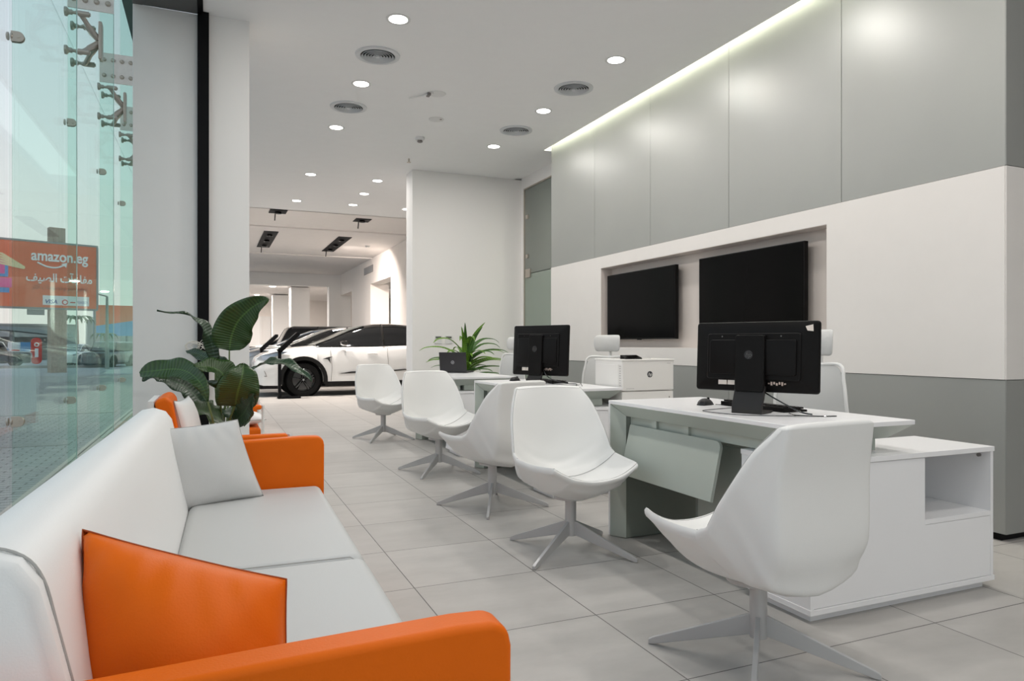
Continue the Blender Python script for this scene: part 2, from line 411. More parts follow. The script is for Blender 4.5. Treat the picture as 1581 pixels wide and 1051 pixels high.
tag(small_clamp(9.72, 2.19, .16, .13, 'patch_fitting'), 'square steel patch fitting at left end of the frosted glass joint', 'patch fitting')
tag(small_clamp(8.55, 2.22, .12, .16, 'patch_fitting'), 'square steel patch fitting at right end of the frosted glass joint', 'patch fitting')

# showroom beyond
SZ = 3.86
struct(MB().box(-1.2, 13.0, 13.9, 28.4, SZ, SZ + .1).box(-.6, 13, 13.86, 13.9, CZ, SZ + .1).build('ceiling_showroom', 'warmceil'))
mb = MB().box(-1.2, 13, 17.2, 17.5, SZ - .03, SZ).box(-1.2, 13, 22.3, 22.6, SZ - .03, SZ)
struct(mb.build('trim_7', 'warmceil'))
struct(MB().box(-1.2, 13, 28.3, 28.8, 3.39, SZ + .1).build('wall_beam', 'wall'))
struct(MB().box(-1.2, 13, 28.8, 40, 3.50, 3.6).build('ceiling_far', 'warmceil'))
struct(MB().box(-1.2, 13, 39.8, 40, 0, 3.5).build('wall_far', 'warmwall'))
struct(MB().box(4.7, 5.1, 13.9, 28.3, 3.05, SZ).build('wall_bulkhead', 'warmwall'))
struct(MB().box(4.7, 5.3, 16.2, 19.8, 0, 3.05).build('wall_pillar', 'warmwall'))
struct(MB().box(4.7, 5.3, 22.6, 25.9, 0, 3.05).build('wall_pillar', 'warmwall'))
struct(MB().box(4.25, 5.1, 28.3, 28.8, 0, 3.39).build('wall_pillar', 'wall'))
struct(MB().box(8.5, 8.7, 10.1, 40, 0, SZ).build('wall_side', 'alu'))
struct(MB().box(2.68, 9, 10.15, 10.3, 0, CZ).build('wall_partition', 'wall'))
def tagcol(x, y, w, lab):
    o = MB().box(x - w / 2, x + w / 2, y, y + w, 0, 3.45).box(x - w / 2 - .02, x + w / 2 + .02, y - .02, y + w, 0, .1).build('wall_column', 'wall')
    struct(o)
tagcol(3.35, 30.0, .75, ''); tagcol(3.0, 35, .7, ''); tagcol(5.6, 33, .7, '')
# pale framed display wall at the far end
struct(MB().box(.9, 2.9, 39.6, 39.8, 0, 2.6).box(2.35, 2.42, 39.4, 39.6, 0, 2.6).box(1.5, 1.56, 39.4, 39.6, 0, 2.6).build('wall_panel', 'wall'))

# back and side of the room behind the camera
struct(MB().box(4.0, 9.0, YB - .1, YB, 0, CZ).box(-1.25, 4.0, YB - .1, YB, 0, .08).box(-.6, 4.0, YB - .1, YB, 3.3, CZ).build('wall_front', 'wall'))
struct(MB().box(9.0, 9.1, YB, 2.6, 0, CZ).build('wall_far_right', 'wall'))
struct(MB().box(-40, 40, -60, YB - .1, -.12, -.03).build('ground_forecourt', 'asphalt'))
for i, x in enumerate((-1.2, .55, 2.3)):  # unseen glazing added in this wall so skylight enters from behind
    struct(MB().box(x, x + 1.72, YB - .06, YB - .045, .08, 3.3).build('window_%d' % (30 + i), 'glassw'))

FIN_OUT = ['just left of the picture', 'left of the sofa back', 'beside the camera', 'behind the camera', 'hidden behind the grey pier', 'farthest hidden behind the grey pier', 'last hidden behind the pier']
# glass facade: panes, fins, brackets, spiders, splice plates
GX = -1.2
JY = [-3.97, -2.27, -.34, 1.59, 3.52, 5.45, 7.36, 9.31, 11.29, 13.25, 15.2, 17.15, 19.1, 22.0, 25.0, 28.0, 31.0, 34.0, 37.0, 40.0]  # farthest panes unseen, added so daylight reaches the showroom pillars and beam
k = 3
for a, b_ in zip(JY[:-1], JY[1:]):
    struct(MB().box(GX - .008, GX + .008, a + .006, b_ - .006, .03, 3.90).build('window_%d' % k, 'glassw')); k += 1
    struct(MB().box(GX - .008, GX + .008, a + .006, b_ - .006, 3.915, 6.1).build('window_%d' % k, 'glassw')); k += 1
struct(MB().box(GX - .05, GX + .05, YB, 40, 0, .03).build('trim_8', 'steel'))
FV = ['first', 'second', 'third', 'fourth']
for i, y in enumerate(JY[1:10]):
    nm = 'glass_fin'
    vis = i - 4
    lab = {0: 'green glass fin nearest the camera, standing inside the glass front', 1: 'second green glass fin along the glass front', 2: 'third green glass fin along the glass front, partly behind the grey pier',
           3: 'fourth green glass fin along the glass front, its edge just showing beside the grey pier'}.get(vis, 'green glass fin of the glass front outside the picture')
    if vis < 0 or vis > 3: lab = 'green glass fin of the glass front, ' + ['farthest behind the camera', 'behind the camera', 'beside the camera', 'nearest outside the left edge', '', '', '', '', 'fifth along the front, hidden by the grey pier', 'sixth'][i]
    f = thing('glass_fin', lab, 'glass fin', (GX, y, 0), 0, 'glass fins of the facade')
    MB().box(.012, .37, -.009, .009, .03, 6.1).build('fin_pane', 'fin', f)
    MB().box(.3702, .374, -.009, .009, .03, 6.1).build('polished_edge', 'gedge', f)
def bracket(y, z, lab):
    b = thing('fin_bracket', lab, 'bracket', (GX, y, z), 0, 'steel brackets on the glass fins'); b.scale = (.62, .62, .62)
    mb = MB(); pr = [(cos(a) * .055 + .075, sin(a) * .055) for a in [radians(d) for d in range(-90, 91, 15)]] + [(.012, .055), (.012, -.055)]
    mb.prism(pr, -.028, -.011, 'y'); mb.prism(pr, .011, .028, 'y')
    mb.build('clamp_plate', 'steel', b, bevel=.004)
    MB().lathe([(0, -.034), (.018, -.034), (.018, -.028)], (.078, 0, 0), 14, axis='y').build('bolt', 'steel', b, smooth=True)
    MB().lathe([(0, .03), (.035, .03), (.042, .024), (.042, .01), (.0, .01)], (0, 0, 0), 18, axis='x').build('disc', 'steel', b, smooth=True)
    MB().lathe([(0, -.03), (.035, -.03), (.042, -.024), (.042, -.01), (.0, -.01)], (0, 0, 0), 18, axis='x').build('disc', 'steel', b, smooth=True)
names = ['first', 'second', 'third', 'fourth']
for i, y in enumerate((5.45, 7.36, 9.31, 11.29)):
    bracket(y, .61, 'steel bracket low on the %s glass fin from the left edge' % names[i])
    bracket(y, 3.10, 'steel bracket high on the %s glass fin from the left edge' % names[i])
def spider(y, z, lab):
    s_ = thing('spider_fitting', lab, 'spider fitting', (GX, y, z), 0, 'steel spider fittings of the facade')
    MB().box(.255, .285, -.05, .05, -.17, .17).build('back_plate', 'steel', s_, bevel=.008)
    for sy in (-1, 1):
        for sz in (-1, 1):
            MB().tube(catmull([(.25, 0, sz * .02), (.19, sy * .05, sz * .09), (.13, sy * .13, sz * .17), (.10, sy * .15, sz * .168)], 4), [.028] * 5 + [.022] * 4 + [.018] * 4, 10).build('arm', 'steel', s_, smooth=True)
            rod = MB().cyl((.012, sy * .15, sz * .168), (.21, sy * .15, sz * .168), .014, n=12).lathe([(0, .012), (.04, .012), (.04, .03), (.022, .045), (.022, .07), (0, .07)], (0, sy * .15, sz * .168), 16, axis='x')
            rod.lathe([(0, .115), (.024, .115), (.024, .20), (0, .20)], (0, sy * .15, sz * .168), 12, axis='x')
            rod.build('glass_button', 'steel', s_, smooth=True)
for i, y in enumerate((7.36, 9.31, 11.29)):
    spider(y, 3.865, '%s steel spider fitting holding the upper glass panes' % ['nearest', 'middle', 'farthest'][i])
for i, (y, z) in enumerate(((7.36, 4.30), (9.31, 4.30), (11.29, 4.30))):
    p = thing('splice_plate', '%s bolted steel splice plate on the glass fins' % ['topmost, nearest', 'middle', 'farthest, smallest'][i], 'splice plate', (GX, y, z), 0, 'splice plates on the glass fins')
    MB().box(.012, .375, -.024, -.0095, -.17, .17).build('plate', 'steel_p', p, bevel=.003)
    for bx in (.06, .15, .24, .33):
        for bz in (-.09, .09):
            MB().lathe([(0, -.045), (.014, -.044), (.022, -.036), (.024, -.0245), (0, -.0242)], (bx, 0, bz), 14, axis='y').build('bolt', 'steel', p, smooth=True)

# ---------------------------------------------------------------- ceiling fittings
def downlight(x, y, lab, z=CZ):
    t = thing('downlight', lab, 'downlight', (x, y, z), 0, 'round recessed downlights')
    MB().lathe([(.072, -.002), (.088, -.006), (.095, -.004), (.096, 0)], n=32).build('trim_ring', 'trimw', t, smooth=True)
    MB().lathe([(0, -.003), (.073, -.003)], n=28).build('lens', 'lens', t)
    ld = bpy.data.lights.new('lamp', 'AREA'); ld.shape = 'DISK'; ld.size = .14; ld.energy = LAMP_W * (.8 if y > 9.5 else 1); ld.color = (1, .955, .905); ld.spread = radians(180)
    lo = bpy.data.objects.new('lamp', ld); COL.objects.link(lo); lo.parent = t; lo.location = (0, 0, -.012)
    return t
L_ = {(1.34, 5.40): 'downlight nearest the camera in the left ceiling row', (1.34, 6.88): 'downlight between the two left ceiling vents', (1.34, 8.38): 'downlight just beyond the far left ceiling vent',
      (1.36, 10.84): 'fourth downlight of the left ceiling row', (1.38, 12.93): 'farthest downlight of the left ceiling row, above the square black spotlight',
      (2.365, 10.86): 'nearest of the three downlights in the middle ceiling row', (2.365, 11.89): 'middle of the three downlights in the middle ceiling row', (2.365, 12.91): 'farthest of the three downlights in the middle ceiling row',
      (3.32, 5.41): 'downlight nearest the camera in the right ceiling row', (3.32, 6.90): 'downlight between the two right ceiling vents', (3.33, 8.39): 'downlight beyond the far right ceiling vent',
      (3.36, 12.93): 'small downlight at the edge of the tall partition wall'}
for (x, y), lab in L_.items(): downlight(x, y, lab)
for x in (1.34, 3.32):
    for y, nm in ((3.92, 'just above the frame'), (2.44, 'above the camera'), (.96, 'behind the first rows'), (-.52, 'near the back'), (-2.0, 'at the very back')):
        downlight(x, y, 'ceiling downlight %s in the %s row, outside the picture' % (nm, 'left' if x < 2 else 'right'))

def vent(x, y, lab):
    t = thing('ceiling_vent', lab, 'ceiling vent', (x, y, CZ), 0, 'round air diffusers')
    MB().lathe([(.195, 0), (.192, -.010), (.165, -.016), (.150, -.012), (.148, .0)], n=48).build('rim', 'vent_m', t, smooth=True)
    MB().lathe([(0, -.001), (.149, -.001)], n=40).build('backing', 'vent_d', t)
    for i in range(5):
        r = .030 + i * .0245
        MB().lathe([(r - .002, -.004), (r + .011, -.021), (r + .013, -.019), (r + .001, -.003)], n=44).build('ring', 'vent_m', t, smooth=True)
    MB().lathe([(0, -.022), (.018, -.021), (.020, -.012), (.0, -.010)], n=24).build('hub', 'vent_m', t, smooth=True)
vent(1.34, 6.14, 'round ceiling vent nearest the camera, upper left'); vent(1.345, 7.60, 'round ceiling vent second from the camera on the left')
vent(3.30, 6.17, 'round ceiling vent nearer the camera on the right'); vent(3.32, 7.65, 'round ceiling vent farther away on the right')

t = thing('smoke_detector', 'white smoke detector cup hanging below the ceiling', 'smoke detector', (2.35, 8.38, CZ))
MB().lathe([(0, 0), (.055, 0), (.058, -.02), (.05, -.035), (.03, -.037)], n=24).build('base', 'trimw', t, smooth=True)
MB().lathe([(.03, -.037), (.034, -.055), (.022, -.062), (0, -.062)], n=20).build('sensor', 'grille', t, smooth=True)
t = thing('ceiling_speaker', 'flat round white speaker disc set in the ceiling', 'ceiling speaker', (2.33, 7.63, CZ))
MB().lathe([(0, -.008), (.075, -.008), (.085, -.005), (.088, 0)], n=32).build('grille', 'trimw', t, smooth=True)
MB().box(.03, .05, -.05, -.03, -.012, -.006).build('indicator', 'grille', t)
t = thing('access_hatch', 'round white ceiling cap with a loose strip of peeling tape', 'ceiling cap', (2.10, 6.85, CZ))
MB().lathe([(0, -.006), (.085, -.006), (.092, 0)], n=32).build('cap', 'trimw', t, smooth=True)
MB().tube([(-.05, -.03, -.006), (-.14, .06, -.02), (-.24, .20, -.018)], [.010, .008, .004], 6).build('tape', 'trimw', t, smooth=True)
MB().box(-.10, -.07, -.02, .05, -.03, -.004).build('clip', 'grille', t)
t = thing('sprinkler_head', 'tiny metal sprinkler head in the ceiling', 'sprinkler', (2.48, 9.40, CZ))
MB().cyl((0, 0, 0), (0, 0, -.05), .012, n=12).build('stem', 'steel', t, smooth=True)
MB().lathe([(0, -.05), (.03, -.048), (.03, -.052), (0, -.055)], n=16).build('deflector', 'steel', t)

def track(x, y, ln, w, lab, n):
    t = thing('recessed_spotlight', lab, 'spotlight', (x, y, SZ), 0, 'black recessed showroom spotlights')
    MB().box(-w / 2, w / 2, -ln / 2, ln / 2, -.014, -.001).build('frame', 'black', t, bevel=.003)
    for q in range(n):
        yy = -ln / 2 + ln * (q + .5) / n
        MB().lathe([(.0, -.02), (.05, -.02), (.07, -.05), (.075, -.05), (.06, -.015)], (0, yy, 0), 16).build('lamp_head', 'cblack', t, smooth=True)
    MB().tube([(-.04, ln / 2, -.01), (-.05, ln / 2 + .02, -.16)], .012, 6).build('pivot_arm', 'black', t)
    ld = bpy.data.lights.new('lamp', 'AREA'); ld.shape = 'DISK'; ld.size = .25; ld.energy = WARM_W * (.6 if y < 17 else .8); ld.color = (1, .89, .81); ld.spread = radians(140)
    lo = bpy.data.objects.new('lamp', ld); COL.objects.link(lo); lo.parent = t; lo.location = (0, 0, -.10); lo.rotation_euler = (radians(0 if y < 17 else 22), radians(-24 if x > 2 and y > 17 else 0), 0)
track(1.26, 15.25, .42, .34, 'square black recessed spotlight, nearer one on the left of the showroom ceiling', 1)
track(3.06, 15.6, .42, .34, 'square black recessed spotlight, nearer one on the right of the showroom ceiling', 1)
track(1.33, 19.5, 3.0, .34, 'long black recessed spotlight bar on the left of the showroom ceiling', 3)
track(3.14, 19.7, 3.0, .34, 'long black recessed spotlight bar on the right of the showroom ceiling', 3)
for (x, y, wh) in ((2.3, 30.5, 'just beyond the white beam'), (6.5, 30, 'in the far right bay'), (6.8, 19, 'in the side bay behind the near pillar'), (2, 36, 'near the far wall')):  # added lamps, out of sight, to brighten the showroom bays
    t = thing('added_ceiling_lamp', 'added unseen showroom ceiling lamp ' + wh, 'ceiling lamp', (x, y, 3.49 if y > 26 else SZ), 0, 'added hidden showroom lamps')
    MB().lathe([(0, -.01), (.1, -.01), (.12, 0)], n=20).build('lens', 'lens', t)
    ld = bpy.data.lights.new('lamp', 'AREA'); ld.shape = 'DISK'; ld.size = .3; ld.energy = 170; ld.color = (1, .90, .83)
    lo = bpy.data.objects.new('lamp', ld); COL.objects.link(lo); lo.parent = t; lo.location = (0, 0, -.03)
def wall_grille(y0, y1, z0, z1, lab):
    t = thing('air_grille', lab, 'air grille', (4.7, (y0 + y1) / 2, z0), 0, 'air grilles of the showroom')
    L2 = (y1 - y0) / 2
    MB().box(-.012, 0, -L2, L2, 0, z1 - z0).build('frame', 'grille', t)
    mb = MB()
    for q in range(5):
        zz = .03 + q * (z1 - z0 - .06) / 4
        mb.box(-.02, -.012, -L2 + .03, L2 - .03, zz - .01, zz + .006)
    mb.build('louvres', 'vent_m', t)
wall_grille(16.75, 17.75, 3.42, 3.62, 'long grey air grille high on the showroom wall at the partition edge')
wall_grille(22.2, 23.6, 3.42, 3.64, 'grey air grille farther away high on the showroom wall')
t = thing('showroom_detector', 'tiny white detector on the showroom ceiling beside the long right spotlight bar', 'smoke detector', (4.0, 19.6, SZ))
MB().lathe([(0, -.05), (.05, -.05), (.07, -.02), (.07, 0)], n=18).build('body', 'trimw', t, smooth=True)

# ---------------------------------------------------------------- lounge chairs (seat faces local +Y)
IN_C = [(.305, .43), (.22, .402), (.12, .388), (.03, .382), (-.06, .386), (-.145, .400), (-.200, .445), (-.225, .55), (-.252, .70), (-.290, .862)]
OUT_C = [(.312, .405), (.25, .345), (.14, .30), (.02, .283), (-.10, .285), (-.195, .290), (-.275, .322), (-.302, .47), (-.302, .68), (-.325, .858)]
RIM = [(.240, .290, .505), (.268, .21, .502), (.287, .12, .500), (.298, .03, .503), (.302, -.04, .508), (.300, -.085, .530), (.290, -.125, .605), (.274, -.175, .690), (.248, -.222, .775), (.208, -.280, .852)]
S_IN = (-1, -.93, -.80, -.58, -.3, 0, .3, .58, .80, .93, 1)
S_OUT = (-1, -.93, -.78, -.66, -.56, 0, .56, .66, .78, .93, 1)
def chair_rows():
    inn, out = [], []
    for i in range(10):
        (yi, zi), (yo, zo), (w, yr, zr) = IN_C[i], OUT_C[i], RIM[i]
        ri, ro = [], []
        back = max(0, min(1, (i - 4.2) / 1.6))
        for s in S_IN:
            a = abs(s); f = a ** (2.3 - .5 * back)
            ri.append((w * s * .975, yi + (yr + .004 * back - yi) * f, zi + (zr - zi) * f))
        for s in S_OUT:
            a = abs(s); xb = min(.208, w * .93) / w
            a = a if a > .66 else a
            fs = a ** 2.4
            if back > 0:
                q = {1: 1, .93: .80, .78: .45, .66: .10, .56: -1, 0: -2}[a]
                ax = xb + (1 - xb) * q if q >= 0 else (xb * .82 if q == -1 else 0)
                a = a * (1 - back) + ax * back
            s = math.copysign(a, s); fb = max(0, (a - xb) / (1 - xb)); f = fs * (1 - back) + fb * back
            lift = (.006 if i == 7 else .042 if i == 6 else .036 if i == 5 else .012 if i == 4 else 0) * min(1, (a / .7) ** 2) * (1 - f)
            th = .026
            yo_ = yo + (.020 if i == 6 else .010 if i == 5 else 0) * min(1, (a / .7) ** 2)
            ro.append((w * s, yo_ + (yr - .020 * back - yo_) * f, zo + (zr - th * (1 - back) - zo) * f + lift))
        inn.append(ri); out.append(ro)
    return inn, out
def lerp_row(a, b, t): return [tuple(p[k] + (q[k] - p[k]) * t for k in range(3)) for p, q in zip(a, b)]
def cr1(p0, p1, p2, p3, t):
    return tuple(.5 * (2 * b + (c - a) * t + (2 * a - 5 * b + 4 * c - d) * t * t + (3 * b - a - 3 * c + d) * t ** 3) for a, b, c, d in zip(p0, p1, p2, p3))
def refine(rings, nr=4, nc=3):
    out = []
    for r in rings:
        N = len(r); q = []
        for j in range(N):
            for k in range(nc): q.append(cr1(r[j - 1], r[j], r[(j + 1) % N], r[(j + 2) % N], k / nc))
        out.append(q)
    res = []
    for i in range(len(out) - 1):
        a, b, c, d = out[max(i - 1, 0)], out[i], out[i + 1], out[min(i + 2, len(out) - 1)]
        for k in range(nr): res.append([cr1(a[j], b[j], c[j], d[j], k / nr) for j in range(len(b))])
    res.append(out[-1]); return res
def closed(rows_in, rows_out, e0=.010, e1=.008):
    rings = [ri + list(reversed(ro)) for ri, ro in zip(rows_in, rows_out)]
    n = len(rows_in[0])
    def cap(ring, nxt, e, shrink):
        res = []
        for j in range(n):
            a, b = ring[j], ring[2 * n - 1 - j]; m = tuple((p + q) / 2 for p, q in zip(a, b))
            na, nb = nxt[j], nxt[2 * n - 1 - j]; mn = tuple((p + q) / 2 for p, q in zip(na, nb))
            d = Vector([p - q for p, q in zip(m, mn)]); d = d.normalized() * e if d.length > 1e-6 else d
            res.append((tuple(m[k] + (a[k] - m[k]) * shrink + d[k] for k in range(3)), tuple(m[k] + (b[k] - m[k]) * shrink + d[k] for k in range(3))))
        return [r[0] for r in res] + [r[1] for r in reversed(res)]
    fine = refine(rings)
    nf = len(fine[0]); h0, h1 = rings[0], rings[-1]
    c0 = [cap(rings[0], rings[1], e0, .12), cap(rings[0], rings[1], e0 * .75, .66)]; c1 = [cap(rings[-1], rings[-2], e1 * .75, .66), cap(rings[-1], rings[-2], e1, .12)]
    c0 = refine(c0, 1, 3); c1 = refine(c1, 1, 3)
    allr = c0 + fine + c1
    mb = MB(); mb.grid(allr, cu=True); N = nf
    for o in (0, (len(allr) - 1) * N):
        f = tuple(o + j for j in range(N)); mb.f.append(f); mb.mi.append(0)
    return mb
inn, out = chair_rows()
def make_chair(label):
    t = thing('lounge_chair', label, 'chair', group='white lounge chairs in front of the desks')
    si = [inn[0], lerp_row(inn[0], inn[1], .35)] + inn[1:5]
    so = [out[0], lerp_row(out[0], out[1], .35)] + out[1:5]
    closed(si, so, .016, .004).build('seat', 'leather_w', t, smooth=True, ang=60)
    bi = [lerp_row(inn[4], inn[5], -.02), lerp_row(inn[4], inn[5], .5), inn[5], lerp_row(inn[5], inn[6], .55), inn[6], lerp_row(inn[6], inn[7], .35)] + inn[7:10]
    bo = [lerp_row(out[4], out[5], -.02), lerp_row(out[4], out[5], .5), out[5], lerp_row(out[5], out[6], .55), out[6], lerp_row(out[6], out[7], .35)] + out[7:10]
    bi.insert(-1, lerp_row(bi[-2], bi[-1], .85)); bo.insert(-1, lerp_row(bo[-2], bo[-1], .85))
    closed(bi, bo, .004, .012).build('backrest', 'leather_w', t, smooth=True, ang=60)
    def up(p, d=.0012): return (p[0], p[1] + d * .5, p[2] + d)
    # stitched seams: crease between seat and back, front lip, rim of the back
    MB().tube(catmull([up(lerp_row(inn[4], inn[5], -.01)[j]) for j in range(11)], 5), .0020, 6).build('seam', 'stitch', t, smooth=True)
    MB().tube(catmull([(x, y + .004, z + .0005) for x, y, z in inn[0]], 5), .0020, 6).build('seam', 'stitch', t, smooth=True)
    rim = [inn[i][0] for i in range(5, 10)] + [inn[9][j] for j in range(1, 10)] + [inn[i][10] for i in range(9, 4, -1)]
    MB().tube(catmull([(x * 1.0, y - .002, z + .001) for x, y, z in rim], 4), .0018, 6).build('seam', 'stitch', t, smooth=True)
    MB().cyl((0, 0, .085), (0, 0, .30), .030, .030, n=28).build('column', 'pmetal', t, smooth=True)
    MB().cyl((0, 0, .286), (0, 0, .30), .09, .09, n=28).build('mounting_plate', 'pmetal', t, smooth=True)
    for k in range(4):
        a = radians(45 + 90 * k); c, s_ = cos(a), sin(a)
        mb = MB(); w = .0085
        prof = [(.024, .165), (.024, .092), (.370, .002), (.385, .002), (.385, .018), (.368, .028)]
        vs = []
        for sgn in (-1, 1):
            for (r, z) in prof: vs.append((r * c - sgn * w * s_, r * s_ + sgn * w * c, z))
        n = 6
        fs = [tuple(range(n)), tuple(reversed(range(n, 2 * n)))] + [(i, n + i, n + (i + 1) % n, (i + 1) % n) for i in range(n)]
        mb.add(vs, fs).build('leg', 'pmetal', t, bevel=.002)
    return t
def swivel(ch, deg):
    for c in kids(ch):
        if c.name.startswith('leg'): c.rotation_euler = (0, 0, radians(deg))
ch0 = make_chair('white lounge chair with its back to the camera, in front of the nearest desk')
ch0.location = (1.765, 1.93, 0)
BACK_TURNED = ch0; ch0.rotation_euler = (0, 0, radians(5))
def face(deg): return radians(deg - 90)
c4 = dup(ch0, (1.775, 3.353, 0), face(-92), 'white lounge chair facing the camera beside the far end of the nearest desk')
dup(ch0, (1.775, 4.50, 0), face(109), 'white lounge chair turned back to back, just behind the large chair facing the camera')
c2 = dup(ch0, (1.82, 5.885, 0), face(-84), 'white lounge chair facing the camera, second from the showroom')
dup(ch0, (1.85, 8.175, 0), face(-80), 'white lounge chair nearest the showroom, in front of the white car')

swivel(c4, -9); swivel(ch0, -5)
for c in kids(ch0):
    if c.name.split('.')[0] in ('seat', 'backrest', 'seam', 'mounting_plate'): c.location = (-.026, 0, 0)

# ---------------------------------------------------------------- desks with return cabinets
def make_desk(label):
    t = thing('office_desk', label, 'desk', group='white topped desks')
    X0, X1, Y0, Y1, Z = 2.125, 2.785, 2.10, 3.545, .785
    MB().box(X0, X1, Y0, Y1, Z - .020, Z).build('desk_top', 'dwhite', t, bevel=.0025)
    # chamfered apron under the top: slopes inwards on the long front side and both short ends
    i = .055; zb = Z - .020; za = Z - .085
    mb = MB()
    o = [(X0 + .004, Y0 + .004), (X1 - .004, Y0 + .004), (X1 - .004, Y1 - .004), (X0 + .004, Y1 - .004)]
    n = [(X0 + i, Y0 + i + .04), (X1 - i, Y0 + i + .04), (X1 - i, Y1 - i), (X0 + i, Y1 - i)]
    mb.add([(x, y, zb) for x, y in o] + [(x, y, za) for x, y in n], [(0, 1, 5, 4), (1, 2, 6, 5), (2, 3, 7, 6), (3, 0, 4, 7), (3, 2, 1, 0), (4, 5, 6, 7)])
    mb.build('apron', 'dgreen', t)
    MB().box(X0 + .085, X0 + .105, Y0 + .12, Y1 - .07, Z - .135, za + .002).box(X0 + .14, X1 - .12, Y0 + .1, Y1 - .1, Z - .135, za + .002).build('beam', 'dgreen', t)
    # panel leg at the far end: white outer edge, chamfer facing the front, dark inner side
    MB().box(X0, X1 - .02, Y1 - .018, Y1, .004, Z - .020).build('leg_panel', 'dwhite', t, bevel=.002)
    mb = MB(); a = [(X0 + .003, Y1 - .018), (X0 + i, Y1 - .105), (X1 - .10, Y1 - .105), (X1 - .06, Y1 - .018)]
    mb.prism(a, .004, Z - .026, 'z'); mb.build('leg', 'dkgreen', t)
    MB().add([(X0 + .0025, Y1 - .0185, .004), (X0 + i - .0008, Y1 - .1055, .004), (X0 + i - .0008, Y1 - .1055, Z - .085), (X0 + .0025, Y1 - .0185, Z - .022)], [(0, 1, 2, 3)]).build('leg_chamfer', 'dgreen', t, solid=.002)
    # inner pedestal panel next to the cabinet
    MB().box(X0 + .245, X0 + .27, Y0 + .39, Y0 + .94, .004, .60).build('side_panel', 'dgreen', t, bevel=.002)
    MB().box(X0 + .245, X0 + .60, Y0 + .94, Y0 + .956, .004, .60).build('side_panel_edge', 'dkgreen', t)
    # tilted modesty panel on two brackets
    ya, yb = Y0 + .53, Y1 - .14
    mb = MB(); r = .035; pl = [(ya, -.30), (yb, -.30), (yb, 0), (ya + r, 0)]
    arc = [(ya + r - r * cos(q), -r + r * sin(q)) for q in [radians(d) for d in range(0, 91, 15)]]
    poly = [(ya, -.285), (yb, -.285), (yb, 0)] + list(reversed(arc))
    mb.prism(poly, -.009, .009, 'x'); 
    mb.xf(Matrix.Translation((X0 + .067, 0, Z - .130)) @ Matrix.Rotation(radians(13), 4, 'Y'))
    mb.build('modesty_panel', 'dgreen', t, bevel=.002)
    for yy in (ya + .28, yb - .22):
        MB().box(X0 + .068, X0 + .086, yy - .022, yy + .022, Z - .20, za).build('bracket', 'dgreen', t)
    return t
def make_cabinet(label):
    t = thing('return_cabinet', label, 'cabinet', group='white return cabinets beside the desks')
    X0, X1, Y0, Y1, H_ = 2.175, 3.285, 2.09, 2.485, .645
    e = .018
    MB().box(X0 - .004, X1 + .004, Y0 - .004, Y1, H_ - .022, H_).build('top', 'dwhite', t, bevel=.0015)
    MB().box(X0 - .004, X1 + .004, Y0 - .004, Y1, .035, .058).build('bottom_panel', 'dwhite', t, bevel=.0015)
    MB().box(X0 + .03, X1 - .03, Y0 + .03, Y1 - .03, .0, .035).build('plinth', 'dwhite', t)
    MB().box(X0, X0 + e, Y0, Y1 - .002, .058, H_ - .022).build('side_panel', 'dwhite', t, bevel=.001)
    MB().box(X1 - e, X1, Y0, Y1 - .002, .058, H_ - .022).build('side_panel', 'dwhite', t, bevel=.001)
    sxn = X0 + .66
    MB().box(X0 + e + .001, sxn - .001, Y0 + .0015, Y0 + e, .060, H_ - .024).box(sxn - .001, X1 - e - .001, Y0 + .0015, Y0 + e, .060, .330).build('front_panel', 'dwhite', t)
    MB().box(sxn - e, sxn, Y0 + e, Y1 - e, .36, H_ - .022).build('divider', 'dwhite', t)
    MB().box(sxn - .001, X1 - e, Y0 + .0005, Y1 - e, .331, .352).build('shelf', 'dwhite', t, bevel=.001)
    MB().box(X0 + e, X1 - e, Y1 - e, Y1 - .003, .06, H_ - .022).build('back_panel', 'dwhite', t)
    MB().cyl((X1 - e - .012, Y0 + .05, H_ - .045), (X1 - e, Y0 + .05, H_ - .045), .008, n=12).build('cam_bolt', 'grille', t, smooth=True)
    return t
dk = make_desk('white topped sage desk nearest the camera, carrying the large black computer')
dup(dk, (.055, 2.43, 0), 0, 'middle desk with the smaller black computer and white top')
dup(dk, (.07, 4.49, 0), 0, 'farthest desk, carrying the laptop')
cb = make_cabinet('white open-shelf cabinet nearest the camera, right of the back-turned chair')
dup(cb, (.06, 2.43, 0), 0, 'white cabinet under the printer, behind the chair facing the camera')
dup(cb, (.06, 4.49, 0), 0, 'white cabinet at the near end of the farthest desk')

# ---------------------------------------------------------------- computers
def rrect(w, h, r, n=5):
    p = []
    for cx_, cy_, a0 in ((w / 2 - r, h / 2 - r, 0), (-w / 2 + r, h / 2 - r, 90), (-w / 2 + r, -h / 2 + r, 180), (w / 2 - r, -h / 2 + r, 270)):
        for k in range(n + 1):
            a = radians(a0 + 90 * k / n); p.append((cx_ + r * cos(a), cy_ + r * sin(a)))
    return p
def loft_back(w, h, zc, steps, r=.015):
    # stacked rounded rectangles: local x = width, z = height, y = depth (towards the viewer = -y)
    rings = []
    for (y, sw, sh, dz) in steps:
        rings.append([(px, y, zc + dz + pz) for px, pz in rrect(sw, sh, min(r, sw / 3))])
    mb = MB(); mb.grid(rings, cu=True); n = len(rings[0])
    mb.f.append(tuple(range(n))); mb.mi.append(0); o = (len(rings) - 1) * n; mb.f.append(tuple(reversed(range(o, o + n)))); mb.mi.append(0)
    return mb
